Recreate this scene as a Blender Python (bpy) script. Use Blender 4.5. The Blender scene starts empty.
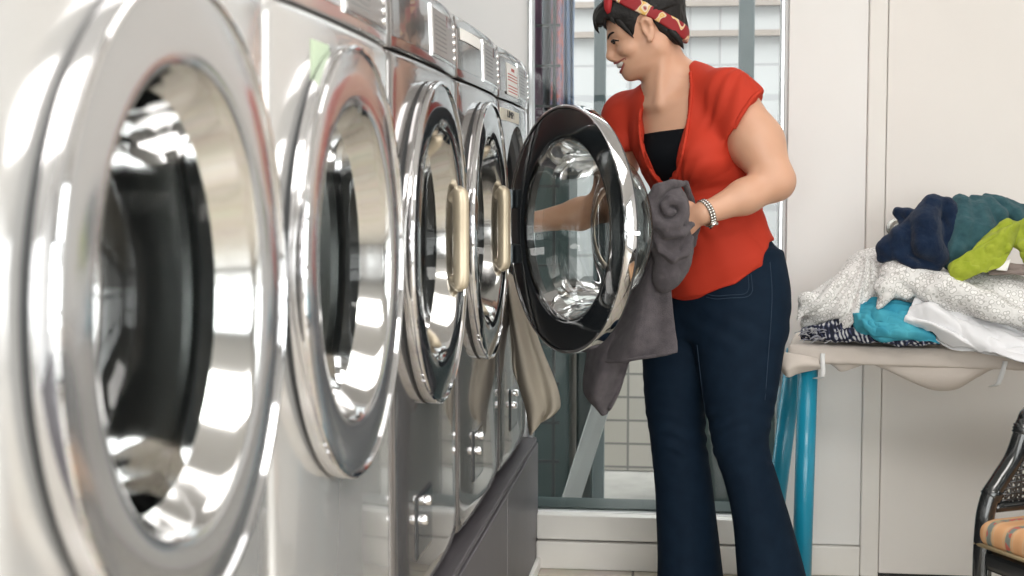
import bpy, bmesh, math, random
import numpy as np
from mathutils import Vector, Matrix, noise
from mathutils.bvhtree import BVHTree

# ------------------------------------------------------------------ camera, world, light
SC = bpy.context.scene
COL = SC.collection
FPX, YAW, PIT, EYE = 1435.0, math.radians(7.0), math.radians(4.15), 1.16
cam_d = bpy.data.cameras.new('camera')
cam_d.sensor_width = 36.0
cam_d.lens = 36.0 * FPX / 1024.0
cam_d.dof.use_dof = True
cam_d.dof.focus_distance = 3.6
cam_d.dof.aperture_fstop = 5.0
cam = bpy.data.objects.new('camera', cam_d)
COL.objects.link(cam)
cam.location = (0, 0, EYE)
cam.rotation_euler = (math.pi / 2 - PIT, 0, YAW)
SC.camera = cam
SC.view_settings.view_transform = 'Standard'
SC.view_settings.look = 'None'
SC.view_settings.gamma = 1.0
SC.view_settings.use_curve_mapping = False
SC.view_settings.exposure = 0.64
SC.cycles.max_bounces = 14
SC.cycles.transparent_max_bounces = 24
SC.cycles.caustics_reflective = False
SC.cycles.caustics_refractive = False
SC.cycles.sample_clamp_indirect = 6.0

wd = bpy.data.worlds.new('overcast_sky')
SC.world = wd
wd.use_nodes = True
bg = wd.node_tree.nodes['Background']
bg.inputs[0].default_value = (1.0, 0.985, 0.975, 1)
bg.inputs[1].default_value = 4.2


def area(name, loc, rot, sx, sy, power, col=(1, 1, 1), portal=False):
    l = bpy.data.lights.new(name, 'AREA')
    l.shape = 'RECTANGLE'
    l.size, l.size_y = sx, sy
    l.energy = power
    l.color = col
    if portal:
        l.cycles.is_portal = True
    o = bpy.data.objects.new(name, l)
    COL.objects.link(o)
    o.location = loc
    o.rotation_euler = rot
    return o


PI = math.pi
XR, YB, YF, ZC, XL = 3.1, -2.6, 4.3, 2.75, -1.4
area('daylight_portal_right', (XR + .12, -.2, 1.38), (0, PI / 2, 0), 2.6, 4.5, 1, portal=True)
area('daylight_portal_rear', (0.9, YB - .12, 1.38), (PI / 2, 0, 0), 4.3, 2.65, 1, portal=True)
# unseen fill lights under the ceiling, added to lift the room's light
area('ceiling_fill_light', (0.75, 2.6, ZC - .03), (0, 0, 0), 1.6, 1.2, 12, (1, .97, .93))
area('ceiling_fill_light', (0.75, 0.4, ZC - .03), (0, 0, 0), 1.6, 1.2, 40, (1, .97, .93))

# ------------------------------------------------------------------ pixel -> point at a given depth
_f = np.array([-math.sin(YAW) * math.cos(PIT), math.cos(YAW) * math.cos(PIT), -math.sin(PIT)])
_r = np.array([math.cos(YAW), math.sin(YAW), 0])
_u = np.cross(_r, _f)
_c = np.array([0, 0, EYE])


def ray(px, py):
    return _f + _r * (px - 512) / FPX + _u * (288 - py) / FPX


def P(px, py, Y):
    d = ray(px, py)
    return _c + d * (Y / d[1])


# ------------------------------------------------------------------ materials
MATS = {}


def mat(name, col, rough=.5, metal=0., **kw):
    if name in MATS:
        return MATS[name]
    m = bpy.data.materials.new(name)
    m.use_nodes = True
    nt = m.node_tree
    b = nt.nodes['Principled BSDF']
    b.inputs['Base Color'].default_value = (*col, 1)
    b.inputs['Roughness'].default_value = rough
    b.inputs['Metallic'].default_value = metal
    if 'coat' in kw:
        b.inputs['Coat Weight'].default_value = kw['coat']
        b.inputs['Coat Roughness'].default_value = kw.get('coat_rough', .03)
    if 'spec' in kw:
        b.inputs['Specular IOR Level'].default_value = kw['spec']
    if 'sheen' in kw:
        b.inputs['Sheen Weight'].default_value = kw['sheen']
        b.inputs['Sheen Roughness'].default_value = .5
    if 'sss' in kw:
        b.inputs['Subsurface Weight'].default_value = kw['sss']
        b.inputs['Subsurface Radius'].default_value = (.012, .004, .002)
    tc = nt.nodes.new('ShaderNodeTexCoord')
    if 'var' in kw:       # mottled colour: (scale, second colour, factor)
        sc_, c2, fac = kw['var']
        n = nt.nodes.new('ShaderNodeTexNoise')
        n.inputs['Scale'].default_value = sc_
        n.inputs['Detail'].default_value = 4
        nt.links.new(tc.outputs['Object'], n.inputs['Vector'])
        mx = nt.nodes.new('ShaderNodeMix')
        mx.data_type = 'RGBA'
        mx.inputs['A'].default_value = (*col, 1)
        mx.inputs['B'].default_value = (*c2, 1)
        rp = nt.nodes.new('ShaderNodeMapRange')
        rp.inputs['From Min'].default_value = .5 - .5 / max(fac, .01) * .25
        rp.inputs['From Max'].default_value = .5 + .5 / max(fac, .01) * .25
        nt.links.new(n.outputs['Fac'], rp.inputs['Value'])
        nt.links.new(rp.outputs['Result'], mx.inputs['Factor'])
        nt.links.new(mx.outputs['Result'], b.inputs['Base Color'])
    if 'bump' in kw:      # (scale, strength, distance)
        sc_, st, di = kw['bump']
        n = nt.nodes.new('ShaderNodeTexNoise')
        n.inputs['Scale'].default_value = sc_
        n.inputs['Detail'].default_value = 3
        nt.links.new(tc.outputs['Object'], n.inputs['Vector'])
        bp = nt.nodes.new('ShaderNodeBump')
        bp.inputs['Strength'].default_value = st
        bp.inputs['Distance'].default_value = di
        nt.links.new(n.outputs['Fac'], bp.inputs['Height'])
        nt.links.new(bp.outputs['Normal'], b.inputs['Normal'])
    MATS[name] = m
    return m


def glass(name, tint=(1, 1, 1), refl=1.0, rough=0.0, ior=1.5):
    """thin clear pane: fresnel mix of a see-through and a mirror layer"""
    m = bpy.data.materials.new(name)
    m.use_nodes = True
    nt = m.node_tree
    for n in list(nt.nodes):
        if n.type != 'OUTPUT_MATERIAL':
            nt.nodes.remove(n)
    out = [n for n in nt.nodes if n.type == 'OUTPUT_MATERIAL'][0]
    t = nt.nodes.new('ShaderNodeBsdfTransparent')
    t.inputs[0].default_value = (*tint, 1)
    g = nt.nodes.new('ShaderNodeBsdfGlossy')
    g.inputs['Roughness'].default_value = rough
    lw = nt.nodes.new('ShaderNodeFresnel')
    lw.inputs['IOR'].default_value = ior
    mm = nt.nodes.new('ShaderNodeMath')
    mm.operation = 'MULTIPLY'
    mm.use_clamp = True
    mm.inputs[1].default_value = refl
    mx = nt.nodes.new('ShaderNodeMixShader')
    nt.links.new(lw.outputs[0], mm.inputs[0])
    nt.links.new(mm.outputs[0], mx.inputs[0])
    nt.links.new(t.outputs[0], mx.inputs[1])
    nt.links.new(g.outputs[0], mx.inputs[2])
    nt.links.new(mx.outputs[0], out.inputs[0])
    return m


def node(nt, t, **kw):
    n = nt.nodes.new(t)
    for k, v in kw.items():
        if k.startswith('i_'):
            n.inputs[k[2:].replace('_', ' ')].default_value = v
        else:
            setattr(n, k, v)
    return n


# ------------------------------------------------------------------ object helpers
def mesh_obj(name, verts, faces, m, parent=None, smooth=True):
    me = bpy.data.meshes.new(name)
    verts = np.asarray(verts, dtype=np.float64)
    if isinstance(faces, np.ndarray):
        nf, k = faces.shape
        me.vertices.add(len(verts))
        me.vertices.foreach_set('co', verts.astype(np.float32).ravel())
        me.loops.add(nf * k)
        me.loops.foreach_set('vertex_index', faces.astype(np.int32).ravel())
        me.polygons.add(nf)
        me.polygons.foreach_set('loop_start', np.arange(0, nf * k, k, dtype=np.int32))
        me.update(calc_edges=True)
        me.validate()
    else:
        me.from_pydata([tuple(v) for v in verts], [], faces)
        me.update()
    if smooth:
        me.polygons.foreach_set('use_smooth', np.ones(len(me.polygons), dtype=bool))
    for mm in (m if isinstance(m, (list, tuple)) else [m]):
        me.materials.append(mm)
    o = bpy.data.objects.new(name, me)
    COL.objects.link(o)
    if parent is not None:
        o.parent = parent
    return o


def bm_obj(name, bm, m, parent=None, smooth=False, fix=True):
    if fix:
        bmesh.ops.recalc_face_normals(bm, faces=bm.faces)
    me = bpy.data.meshes.new(name)
    bm.to_mesh(me)
    bm.free()
    if smooth:
        me.polygons.foreach_set('use_smooth', np.ones(len(me.polygons), dtype=bool))
    for mm in (m if isinstance(m, (list, tuple)) else [m]):
        me.materials.append(mm)
    o = bpy.data.objects.new(name, me)
    COL.objects.link(o)
    if parent is not None:
        o.parent = parent
    return o


def empty(name, loc=(0, 0, 0), rz=0.):
    o = bpy.data.objects.new(name, None)
    o.empty_display_size = .1
    COL.objects.link(o)
    o.location = loc
    o.rotation_euler = (0, 0, rz)
    return o


def tag(o, label, cat, group=None):
    o['label'] = label
    o['category'] = cat
    if group:
        o['group'] = group
    return o


def struct(o):
    o['kind'] = 'structure'
    return o


def add_box(bm, lo, hi, bevel=0., seg=2, M=None):
    b2 = bmesh.new()
    bmesh.ops.create_cube(b2, size=1)
    for v in b2.verts:
        v.co = Vector([lo[i] + (v.co[i] + .5) * (hi[i] - lo[i]) for i in range(3)])
    if bevel > 0:
        bmesh.ops.bevel(b2, geom=b2.edges[:], offset=bevel, segments=seg, affect='EDGES', profile=.5)
    if M is not None:
        b2.transform(M)
    bmesh.ops.recalc_face_normals(b2, faces=b2.faces)
    t = bpy.data.meshes.new('t')
    b2.to_mesh(t)
    b2.free()
    bm.from_mesh(t)
    bpy.data.meshes.remove(t)


def box(name, lo, hi, m, parent=None, bevel=0., seg=2, M=None, smooth=False):
    bm = bmesh.new()
    add_box(bm, lo, hi, bevel, seg, M)
    return bm_obj(name, bm, m, parent, smooth)


def frame_axes(d):
    d = np.asarray(d, float)
    d = d / np.linalg.norm(d)
    a = np.array([0, 0, 1.]) if abs(d[2]) < .9 else np.array([1., 0, 0])
    u = np.cross(a, d)
    u /= np.linalg.norm(u)
    return u, np.cross(d, u), d


def spline(pts, n):
    """Catmull-Rom through the points, n samples"""
    p = np.asarray(pts, float)
    if len(p) == 2:
        t = np.linspace(0, 1, n)[:, None]
        return p[0] * (1 - t) + p[1] * t
    q = np.vstack([2 * p[0] - p[1], p, 2 * p[-1] - p[-2]])
    s = np.linspace(0, len(p) - 1 - 1e-9, n)
    i = s.astype(int)
    t = (s - i)[:, None]
    a, b, c, d = q[i], q[i + 1], q[i + 2], q[i + 3]
    return .5 * (2 * b + (c - a) * t + (2 * a - 5 * b + 4 * c - d) * t ** 2 + (3 * b - a - 3 * c + d) * t ** 3)


def tube_geo(pts, rad, n=24, ns=12, caps=True, smooth_path=True):
    p = spline(pts, n) if smooth_path else np.asarray(pts, float)
    n = len(p)
    r = np.asarray(rad, float)
    r = np.full(n, float(r)) if r.ndim == 0 else np.interp(np.linspace(0, 1, n), np.linspace(0, 1, len(r)), r)
    tg = np.gradient(p, axis=0)
    tg /= np.linalg.norm(tg, axis=1)[:, None] + 1e-12
    u, v, _ = frame_axes(tg[0])
    V, F = [], []
    a = np.linspace(0, 2 * PI, ns, endpoint=False)
    for i in range(n):
        u = u - tg[i] * (u @ tg[i])
        u /= np.linalg.norm(u)
        v = np.cross(tg[i], u)
        V.append(p[i] + r[i] * (np.cos(a)[:, None] * u + np.sin(a)[:, None] * v))
    V = np.vstack(V)
    for i in range(n - 1):
        for j in range(ns):
            k = (j + 1) % ns
            F.append((i * ns + j, i * ns + k, (i + 1) * ns + k, (i + 1) * ns + j))
    if caps:
        F.append(tuple(range(ns - 1, -1, -1)))
        F.append(tuple(range((n - 1) * ns, n * ns)))
    return V, F


def tube(name, pts, rad, m, parent=None, n=24, ns=12, sp=True):
    V, F = tube_geo(pts, rad, n, ns, True, sp)
    return mesh_obj(name, V, F, m, parent)


def multi(name, geos, m, parent=None, smooth=True):
    V, F, o = [], [], 0
    for v, f in geos:
        V.append(np.asarray(v))
        F += [tuple(i + o for i in ff) for ff in f]
        o += len(v)
    return mesh_obj(name, np.vstack(V), F, m, parent, smooth)


def lathe_geo(prof, ns=96, M=None, closed=False, sub=0):
    """prof: list of (radius, x) revolved about the local x axis"""
    pr = np.asarray(prof, float)
    a = np.linspace(0, 2 * PI, ns, endpoint=False)
    V = np.array([[x, r * math.cos(t), r * math.sin(t)] for r, x in pr for t in a])
    F = []
    k = len(pr)
    for i in range(k if closed else k - 1):
        i2 = (i + 1) % k
        for j in range(ns):
            j2 = (j + 1) % ns
            F.append((i * ns + j, i2 * ns + j, i2 * ns + j2, i * ns + j2))
    return V, F


def lathe(name, prof, m, parent=None, ns=96, closed=False, smooth_n=0):
    pr = spline(prof, smooth_n) if smooth_n else prof
    V, F = lathe_geo(pr, ns, None, closed)
    o = mesh_obj(name, V, F, m, parent)
    bm = bmesh.new()
    bm.from_mesh(o.data)
    bmesh.ops.remove_doubles(bm, verts=bm.verts, dist=1e-5)
    bmesh.ops.recalc_face_normals(bm, faces=bm.faces)
    bm.to_mesh(o.data)
    bm.free()
    return auto_sharp(o, 28)


def auto_sharp(o, ang=35):
    me = o.data
    bm = bmesh.new()
    bm.from_mesh(me)
    for e in bm.edges:
        if len(e.link_faces) == 2 and e.calc_face_angle(0) > math.radians(ang):
            e.smooth = False
    bm.to_mesh(me)
    bm.free()
    return o


def sheet_geo(rows, nu=40, nv=40, thick=.004, wave=None):
    """a piece of cloth through rows of control points; closed, with thickness"""
    R = np.array([spline(r, nu) for r in rows])
    G = np.array([spline(R[:, j], nv) for j in range(nu)]).transpose(1, 0, 2)
    if wave is not None:
        G = wave(G)
    du = np.gradient(G, axis=1)
    dv = np.gradient(G, axis=0)
    N = np.cross(du, dv)
    N /= np.linalg.norm(N, axis=2)[:, :, None] + 1e-12
    A = (G + N * thick / 2).reshape(-1, 3)
    B = (G - N * thick / 2).reshape(-1, 3)
    F = []
    o = nu * nv
    for i in range(nv - 1):
        for j in range(nu - 1):
            a, b, c, d = i * nu + j, i * nu + j + 1, (i + 1) * nu + j + 1, (i + 1) * nu + j
            F.append((a, b, c, d))
            F.append((o + d, o + c, o + b, o + a))
    ring = [j for j in range(nu)] + [i * nu + nu - 1 for i in range(1, nv)] + \
           [(nv - 1) * nu + j for j in range(nu - 2, -1, -1)] + [i * nu for i in range(nv - 2, 0, -1)]
    for a, b in zip(ring, ring[1:] + ring[:1]):
        F.append((b, a, o + a, o + b))
    return np.vstack([A, B]), F


def nz(p, s, seed=0.):
    return np.array([noise.noise(Vector((q[0] * s + seed, q[1] * s - seed, q[2] * s + 3.1 * seed))) for q in p])


# ------------------------------------------------------------------ signed-distance modelling (surface nets)
class Field:
    def __init__(self, xs, ys, zs):
        self.ax = [np.asarray(a, np.float32) for a in (xs, ys, zs)]
        self.D = np.full(tuple(len(a) for a in self.ax), .2, np.float32)

    @classmethod
    def box(cls, lo, hi, h):
        return cls(*[np.arange(lo[i], hi[i] + h, h) for i in range(3)])

    def _sl(self, lo, hi):
        s = []
        for a, l, h in zip(self.ax, lo, hi):
            i0, i1 = np.searchsorted(a, l), np.searchsorted(a, h)
            if i1 <= i0:
                return None
            s.append(slice(max(i0 - 1, 0), i1 + 1))
        return tuple(s)

    def _xyz(self, s):
        x, y, z = (a[i] for a, i in zip(self.ax, s))
        return x[:, None, None], y[None, :, None], z[None, None, :]

    def op(self, fn, lo, hi, k=.01, mode='add'):
        pad = .03 + k
        s = self._sl(np.asarray(lo) - pad, np.asarray(hi) + pad)
        if s is None:
            return self
        d = fn(*self._xyz(s)).astype(np.float32)
        D = self.D[s]
        if mode == 'add':
            h = np.clip(k - np.abs(D - d), 0, None) / k
            self.D[s] = np.minimum(D, d) - h * h * k * .25
        elif mode == 'cut':
            d = -d
            h = np.clip(k - np.abs(D - d), 0, None) / k
            self.D[s] = np.maximum(D, d) + h * h * k * .25
        return self

    def keep(self, fn, k=.004):
        """intersect the whole field with fn(x, y, z) < 0"""
        s = tuple(slice(None) for _ in range(3))
        d = fn(*self._xyz(s)).astype(np.float32) + np.zeros_like(self.D)
        h = np.clip(k - np.abs(self.D - d), 0, None) / k
        self.D = np.maximum(self.D, d) + h * h * k * .25
        return self

    def cone(self, a, b, ra, rb, k=.01, mode='add'):
        a, b = np.asarray(a, float), np.asarray(b, float)
        ab = b - a
        L = float(ab @ ab) + 1e-12

        def fn(x, y, z):
            t = np.clip(((x - a[0]) * ab[0] + (y - a[1]) * ab[1] + (z - a[2]) * ab[2]) / L, 0, 1)
            return np.sqrt((x - a[0] - t * ab[0]) ** 2 + (y - a[1] - t * ab[1]) ** 2 + (z - a[2] - t * ab[2]) ** 2) - (ra + (rb - ra) * t)
        r = max(ra, rb)
        return self.op(fn, np.minimum(a, b) - r, np.maximum(a, b) + r, k, mode)

    def chain(self, pts, rad, k=.01, mode='add'):
        for i in range(len(pts) - 1):
            self.cone(pts[i], pts[i + 1], rad[i], rad[i + 1], k, mode)
        return self

    def ell(self, c, r, R=None, k=.01, mode='add'):
        c, r = np.asarray(c, float), np.asarray(r, float)
        R = np.eye(3) if R is None else np.asarray(R, float)      # columns = local axes

        def fn(x, y, z):
            q = [(x - c[0]) * R[0, i] + (y - c[1]) * R[1, i] + (z - c[2]) * R[2, i] for i in range(3)]
            k0 = np.sqrt(sum((q[i] / r[i]) ** 2 for i in range(3)))
            k1 = np.sqrt(sum((q[i] / r[i] ** 2) ** 2 for i in range(3))) + 1e-9
            return k0 * (k0 - 1) / k1
        m = np.abs(R) @ r
        return self.op(fn, c - m, c + m, k, mode)

    def loft(self, keys, k=.01, mode='add', grow=0.):
        """keys: (z, cx, cy, a, b, angle) stacked ellipses; a along angle, b across"""
        K = np.array(sorted(keys), float)
        n = 60
        zz = np.linspace(K[0, 0], K[-1, 0], n)
        T = np.array([pchip(K[:, 0], K[:, i], zz) for i in range(1, 6)])

        def fn(x, y, z):
            zc = np.clip(z, K[0, 0], K[-1, 0]).ravel()
            cx, cy, a, b, an = (np.interp(zc, zz, T[i])[None, None, :] for i in range(5))
            a, b = a + grow, b + grow
            u = (x - cx) * np.cos(an) + (y - cy) * np.sin(an)
            v = -(x - cx) * np.sin(an) + (y - cy) * np.cos(an)
            k0 = np.sqrt((u / a) ** 2 + (v / b) ** 2) + 1e-9
            k1 = np.sqrt((u / a ** 2) ** 2 + (v / b ** 2) ** 2) + 1e-9
            d = k0 * (k0 - 1) / k1
            e = np.maximum(K[0, 0] - z, z - K[-1, 0])
            return np.where(e > 0, np.sqrt(np.maximum(d, 0) ** 2 + e ** 2) + np.minimum(d, 0) * 0, np.maximum(d, e))
        m = max(K[:, 3].max(), K[:, 4].max()) + grow
        lo = (K[:, 1].min() - m, K[:, 2].min() - m, K[0, 0])
        hi = (K[:, 1].max() + m, K[:, 2].max() + m, K[-1, 0])
        return self.op(fn, lo, hi, k, mode)

    def mesh(self, smooth=2, lam=.5):
        D = self.D
        nx, ny, nz_ = D.shape
        ins = D < 0
        c = np.zeros((nx - 1, ny - 1, nz_ - 1), np.int8)
        for i in (0, 1):
            for j in (0, 1):
                for l in (0, 1):
                    c += ins[i:nx - 1 + i, j:ny - 1 + j, l:nz_ - 1 + l]
        act = np.argwhere((c > 0) & (c < 8))
        idx = np.full(c.shape, -1, np.int32)
        idx[tuple(act.T)] = np.arange(len(act))
        X = [self.ax[d][act[:, d]] for d in range(3)]
        H = [self.ax[d][act[:, d] + 1] - X[d] for d in range(3)]
        cor = [(i, j, l) for i in (0, 1) for j in (0, 1) for l in (0, 1)]
        val = {q: D[act[:, 0] + q[0], act[:, 1] + q[1], act[:, 2] + q[2]] for q in cor}
        S = np.zeros((len(act), 3))
        W = np.zeros(len(act))
        for q in cor:
            for d in range(3):
                if q[d] == 0:
                    q2 = list(q)
                    q2[d] = 1
                    v0, v1 = val[q], val[tuple(q2)]
                    cr = (v0 < 0) != (v1 < 0)
                    t = np.where(cr, v0 / np.where(cr, v0 - v1, 1), 0)
                    for e in range(3):
                        pos = X[e] + H[e] * (t if e == d else q[e])
                        S[:, e] += np.where(cr, pos, 0)
                    W += cr
        V = S / W[:, None]
        Q = []
        for d in range(3):
            e, g = (d + 1) % 3, (d + 2) % 3
            a = [slice(None)] * 3
            b = [slice(None)] * 3
            a[d], b[d] = slice(0, -1), slice(1, None)
            for t in (e, g):
                a[t] = b[t] = slice(1, -1)
            A, B = ins[tuple(a)], ins[tuple(b)]
            for flag, flip in ((A & ~B, False), (~A & B, True)):
                w = np.argwhere(flag)
                if not len(w):
                    continue
                base = w.copy()
                base[:, e] += 1
                base[:, g] += 1
                cs = []
                for oe, og in ((-1, -1), (0, -1), (0, 0), (-1, 0)):
                    t = base.copy()
                    t[:, e] += oe
                    t[:, g] += og
                    cs.append(idx[t[:, 0], t[:, 1], t[:, 2]])
                f = np.stack(cs, 1)
                Q.append(f[:, ::-1] if flip else f)
        F = np.vstack(Q)
        F = F[(F >= 0).all(1)]
        for _ in range(smooth):
            V = relax(V, F, lam)
        return V, F


def pchip(x, y, q):
    """smooth monotone-ish cubic through the keys"""
    h = np.diff(x)
    d = np.diff(y) / h
    m = np.zeros(len(x))
    m[0], m[-1] = d[0], d[-1]
    for i in range(1, len(x) - 1):
        m[i] = 0 if d[i - 1] * d[i] <= 0 else (h[i - 1] + h[i]) / (h[i - 1] / d[i - 1] * .0 + (h[i - 1] / d[i] + h[i] / d[i - 1]) if False else (h[i - 1] / d[i - 1] + h[i] / d[i]))
    i = np.clip(np.searchsorted(x, q) - 1, 0, len(h) - 1)
    t = (q - x[i]) / h[i]
    return (1 + 2 * t) * (1 - t) ** 2 * y[i] + t * (1 - t) ** 2 * h[i] * m[i] + t * t * (3 - 2 * t) * y[i + 1] + t * t * (t - 1) * h[i] * m[i + 1]


def relax(V, F, lam=.5):
    acc = np.zeros_like(V)
    cnt = np.zeros(len(V))
    k = F.shape[1]
    for i in range(k):
        a, b = F[:, i], F[:, (i + 1) % k]
        for d in range(3):
            acc[:, d] += np.bincount(a, V[b, d], len(V)) + np.bincount(b, V[a, d], len(V))
        cnt += np.bincount(a, minlength=len(V)) + np.bincount(b, minlength=len(V))
    return V + lam * (acc / np.maximum(cnt, 1)[:, None] - V)


def vnormals(V, F):
    n = np.cross(V[F[:, 2]] - V[F[:, 0]], V[F[:, 3]] - V[F[:, 1]])
    N = np.zeros_like(V)
    for i in range(4):
        for d in range(3):
            N[:, d] += np.bincount(F[:, i], n[:, d], len(V))
    return N / (np.linalg.norm(N, axis=1)[:, None] + 1e-12)


def nfast(p, s, seed=0):
    """smooth value noise, vectorised"""
    rng = np.random.RandomState(1234 + int(seed))
    L = rng.rand(32, 32, 32) * 2 - 1
    q = np.asarray(p) * s + 100.37
    i = np.floor(q).astype(int)
    f = q - i
    f = f * f * (3 - 2 * f)
    out = 0
    for a in (0, 1):
        for b in (0, 1):
            for c in (0, 1):
                w = (f[:, 0] if a else 1 - f[:, 0]) * (f[:, 1] if b else 1 - f[:, 1]) * (f[:, 2] if c else 1 - f[:, 2])
                out = out + w * L[(i[:, 0] + a) % 32, (i[:, 1] + b) % 32, (i[:, 2] + c) % 32]
    return out


def field_obj(name, fl, m, parent=None, smooth=2, disp=None, loc=None):
    V, F = fl.mesh(smooth)
    if disp is not None:
        N = vnormals(V, F)
        V = V + N * disp(V, N)[:, None]
    if loc is not None:
        V = V - np.asarray(loc)
    o = mesh_obj(name, V, F, m, parent)
    if loc is not None:
        o.location = loc
    return o


def billow(V, sc, seed, ax=None, st=1.):
    """rounded folds with sharp valleys; stretched along axis ax by st"""
    q = np.array(V)
    if ax is not None:
        ax = np.asarray(ax, float) / np.linalg.norm(ax)
        q = q - np.outer(q @ ax, ax) * (1 - 1 / st)
    return np.abs(nfast(q, sc, seed)) * 2 - .5

# ------------------------------------------------------------------ the room
M_wall = mat('white_paint', (.89, .885, .885), .55, var=(3., (.86, .855, .85), .4))
M_panel = mat('white_laminate', (.89, .875, .86), .38, var=(2.5, (.86, .84, .82), .5))
M_trim = mat('cream_trim', (.87, .845, .81), .4, var=(6., (.82, .785, .745), .5))
M_ceil = mat('ceiling_paint', (.86, .86, .86), .8)
M_dark = mat('dark_gap', (.02, .02, .02), .7)
M_plinth = mat('plinth_tile', (.105, .096, .106), .42, var=(5., (.085, .078, .086), .6), bump=(120, .12, .001))


def tile_floor():
    m = bpy.data.materials.new('beige_floor_tile')
    m.use_nodes = True
    nt = m.node_tree
    b = nt.nodes['Principled BSDF']
    tc = node(nt, 'ShaderNodeTexCoord')
    br = node(nt, 'ShaderNodeTexBrick', offset=0.0, squash=1.0)
    br.inputs['Scale'].default_value = 1
    br.inputs['Brick Width'].default_value = .33
    br.inputs['Row Height'].default_value = .33
    br.inputs['Mortar Size'].default_value = .004
    br.inputs['Mortar Smooth'].default_value = .1
    br.inputs['Color1'].default_value = (.60, .54, .45, 1)
    br.inputs['Color2'].default_value = (.57, .51, .42, 1)
    br.inputs['Mortar'].default_value = (.10, .085, .07, 1)
    mp = node(nt, 'ShaderNodeMapping')
    mp.inputs['Location'].default_value = (.155, .13, 0)
    nt.links.new(tc.outputs['Object'], mp.inputs['Vector'])
    nt.links.new(mp.outputs[0], br.inputs['Vector'])
    n = node(nt, 'ShaderNodeTexNoise')
    n.inputs['Scale'].default_value = 9
    nt.links.new(tc.outputs['Object'], n.inputs['Vector'])
    mx = node(nt, 'ShaderNodeMix', data_type='RGBA', blend_type='MULTIPLY')
    mx.inputs['Factor'].default_value = .25
    nt.links.new(br.outputs['Color'], mx.inputs['A'])
    nt.links.new(n.outputs['Color'], mx.inputs['B'])
    nt.links.new(mx.outputs['Result'], b.inputs['Base Color'])
    b.inputs['Roughness'].default_value = .22
    return m


M_floor = tile_floor()
struct(box('floor', (XL, YB, -.12), (XR, YF, 0), M_floor))
struct(box('ceiling', (XL - .2, YB - .2, ZC), (XR + .2, YF + .2, ZC + .1), M_ceil))
struct(box('wall_left', (XL - .12, YB, 0), (XL, YF, ZC), M_wall))


def wall_with_hole(name, lo, hi, hlo, hhi, ax):
    """wall slab; opening [hlo, hhi] measured along axis ax and in z"""
    bm = bmesh.new()
    a0, a1 = lo[ax], hi[ax]

    def seg(s0, s1, z0, z1):
        l, h = list(lo), list(hi)
        l[ax], h[ax], l[2], h[2] = s0, s1, z0, z1
        add_box(bm, l, h)
    seg(a0, hlo[0], lo[2], hi[2])
    seg(hhi[0], a1, lo[2], hi[2])
    seg(hlo[0], hhi[0], lo[2], hlo[1])
    seg(hlo[0], hhi[0], hhi[1], hi[2])
    return struct(bm_obj(name, bm, M_wall))


WX0, WX1, WZ0, WZ1 = -.478, .276, .165, 2.45
wall_with_hole('wall_back', (XL, YF, 0), (XR, YF + .14, ZC), (WX0, WZ0), (WX1, WZ1), 0)
wall_with_hole('wall_right', (XR, YB, 0), (XR + .14, YF, ZC), (-2.4, .08), (2.0, 2.66), 1)
wall_with_hole('wall_rear', (XL, YB - .14, 0), (XR, YB, ZC), (-1.2, .06), (3.0, 2.68), 0)

M_alu = mat('window_aluminium', (.55, .56, .57), .3, 1.)
M_darkframe = mat('window_dark_metal', (.10, .115, .12), .4, .3)
M_pane = glass('window_glass', (.93, .97, .96), 1.4)


def window(name, lo, hi, ax, nb, rows, mm, pane=True):
    """frame with mullions and one pane; spans lo..hi in (along, z) at depth d"""
    (a0, z0, d0), (a1, z1, d1) = lo, hi
    bm = bmesh.new()

    def seg(s0, s1, y0, y1):
        l, h = [0, 0, y0], [0, 0, y1]
        l[ax], h[ax] = s0, s1
        l[1 - ax], h[1 - ax] = d0, d1
        add_box(bm, l, h, .003, 1)
    w = .05
    for i in range(nb + 1):
        s = a0 + (a1 - a0 - w) * i / nb
        seg(s, s + w, z0, z1)
    for zz in rows:
        seg(a0, a1, zz, zz + w)
    fr = struct(bm_obj(name, bm, mm))
    if pane:
        l, h = [0, 0, z0], [0, 0, z1]
        l[ax], h[ax] = a0, a1
        l[1 - ax], h[1 - ax] = (d0 + d1) / 2 - .003, (d0 + d1) / 2 + .003
        vs = [None] * 4
        mid = (d0 + d1) / 2
        for i, (s, z) in enumerate(((a0, z0), (a1, z0), (a1, z1), (a0, z1))):
            q = [0, 0, z]
            q[ax], q[1 - ax] = s, mid
            vs[i] = q
        struct(mesh_obj('pane', vs, [(0, 1, 2, 3)], M_pane, fr))
    return fr


window('window_2', (-2.4, .08, XR + .04), (2.0, 2.66, XR + .10), 1, 3, (.08, .95, 1.8, 2.61), M_darkframe)
window('window_3', (-1.2, .06, YB - .10), (3.0, 2.68, YB - .04), 0, 4, (.06, .95, 1.8, 2.63), M_darkframe)

# shop window in the back wall: thin metal rim, one big pane
bm = bmesh.new()
add_box(bm, (WX0, YF - .012, WZ0), (WX0 + .014, YF + .05, WZ1), .002, 1)
add_box(bm, (WX1 - .012, YF - .014, WZ0), (WX1, YF + .05, WZ1), .002, 1)
add_box(bm, (WX0, YF + .008, WZ0), (WX1, YF + .05, WZ0 + .003))
w1 = struct(bm_obj('window_1', bm, M_alu))
struct(mesh_obj('pane', [(WX0 + .006, YF + .012, WZ0), (WX1 - .006, YF + .012, WZ0), (WX1 - .006, YF + .012, WZ1), (WX0 + .006, YF + .012, WZ1)],
                [(0, 1, 2, 3)], glass('shop_window_glass', (.84, .90, .88), .75), w1))

struct(box('outer_sill', (WX0, YF + .016, WZ0), (WX1, YF + .15, WZ0 + .010), mat('dark_green_sill', (.03, .045, .045), .4), w1))
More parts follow.
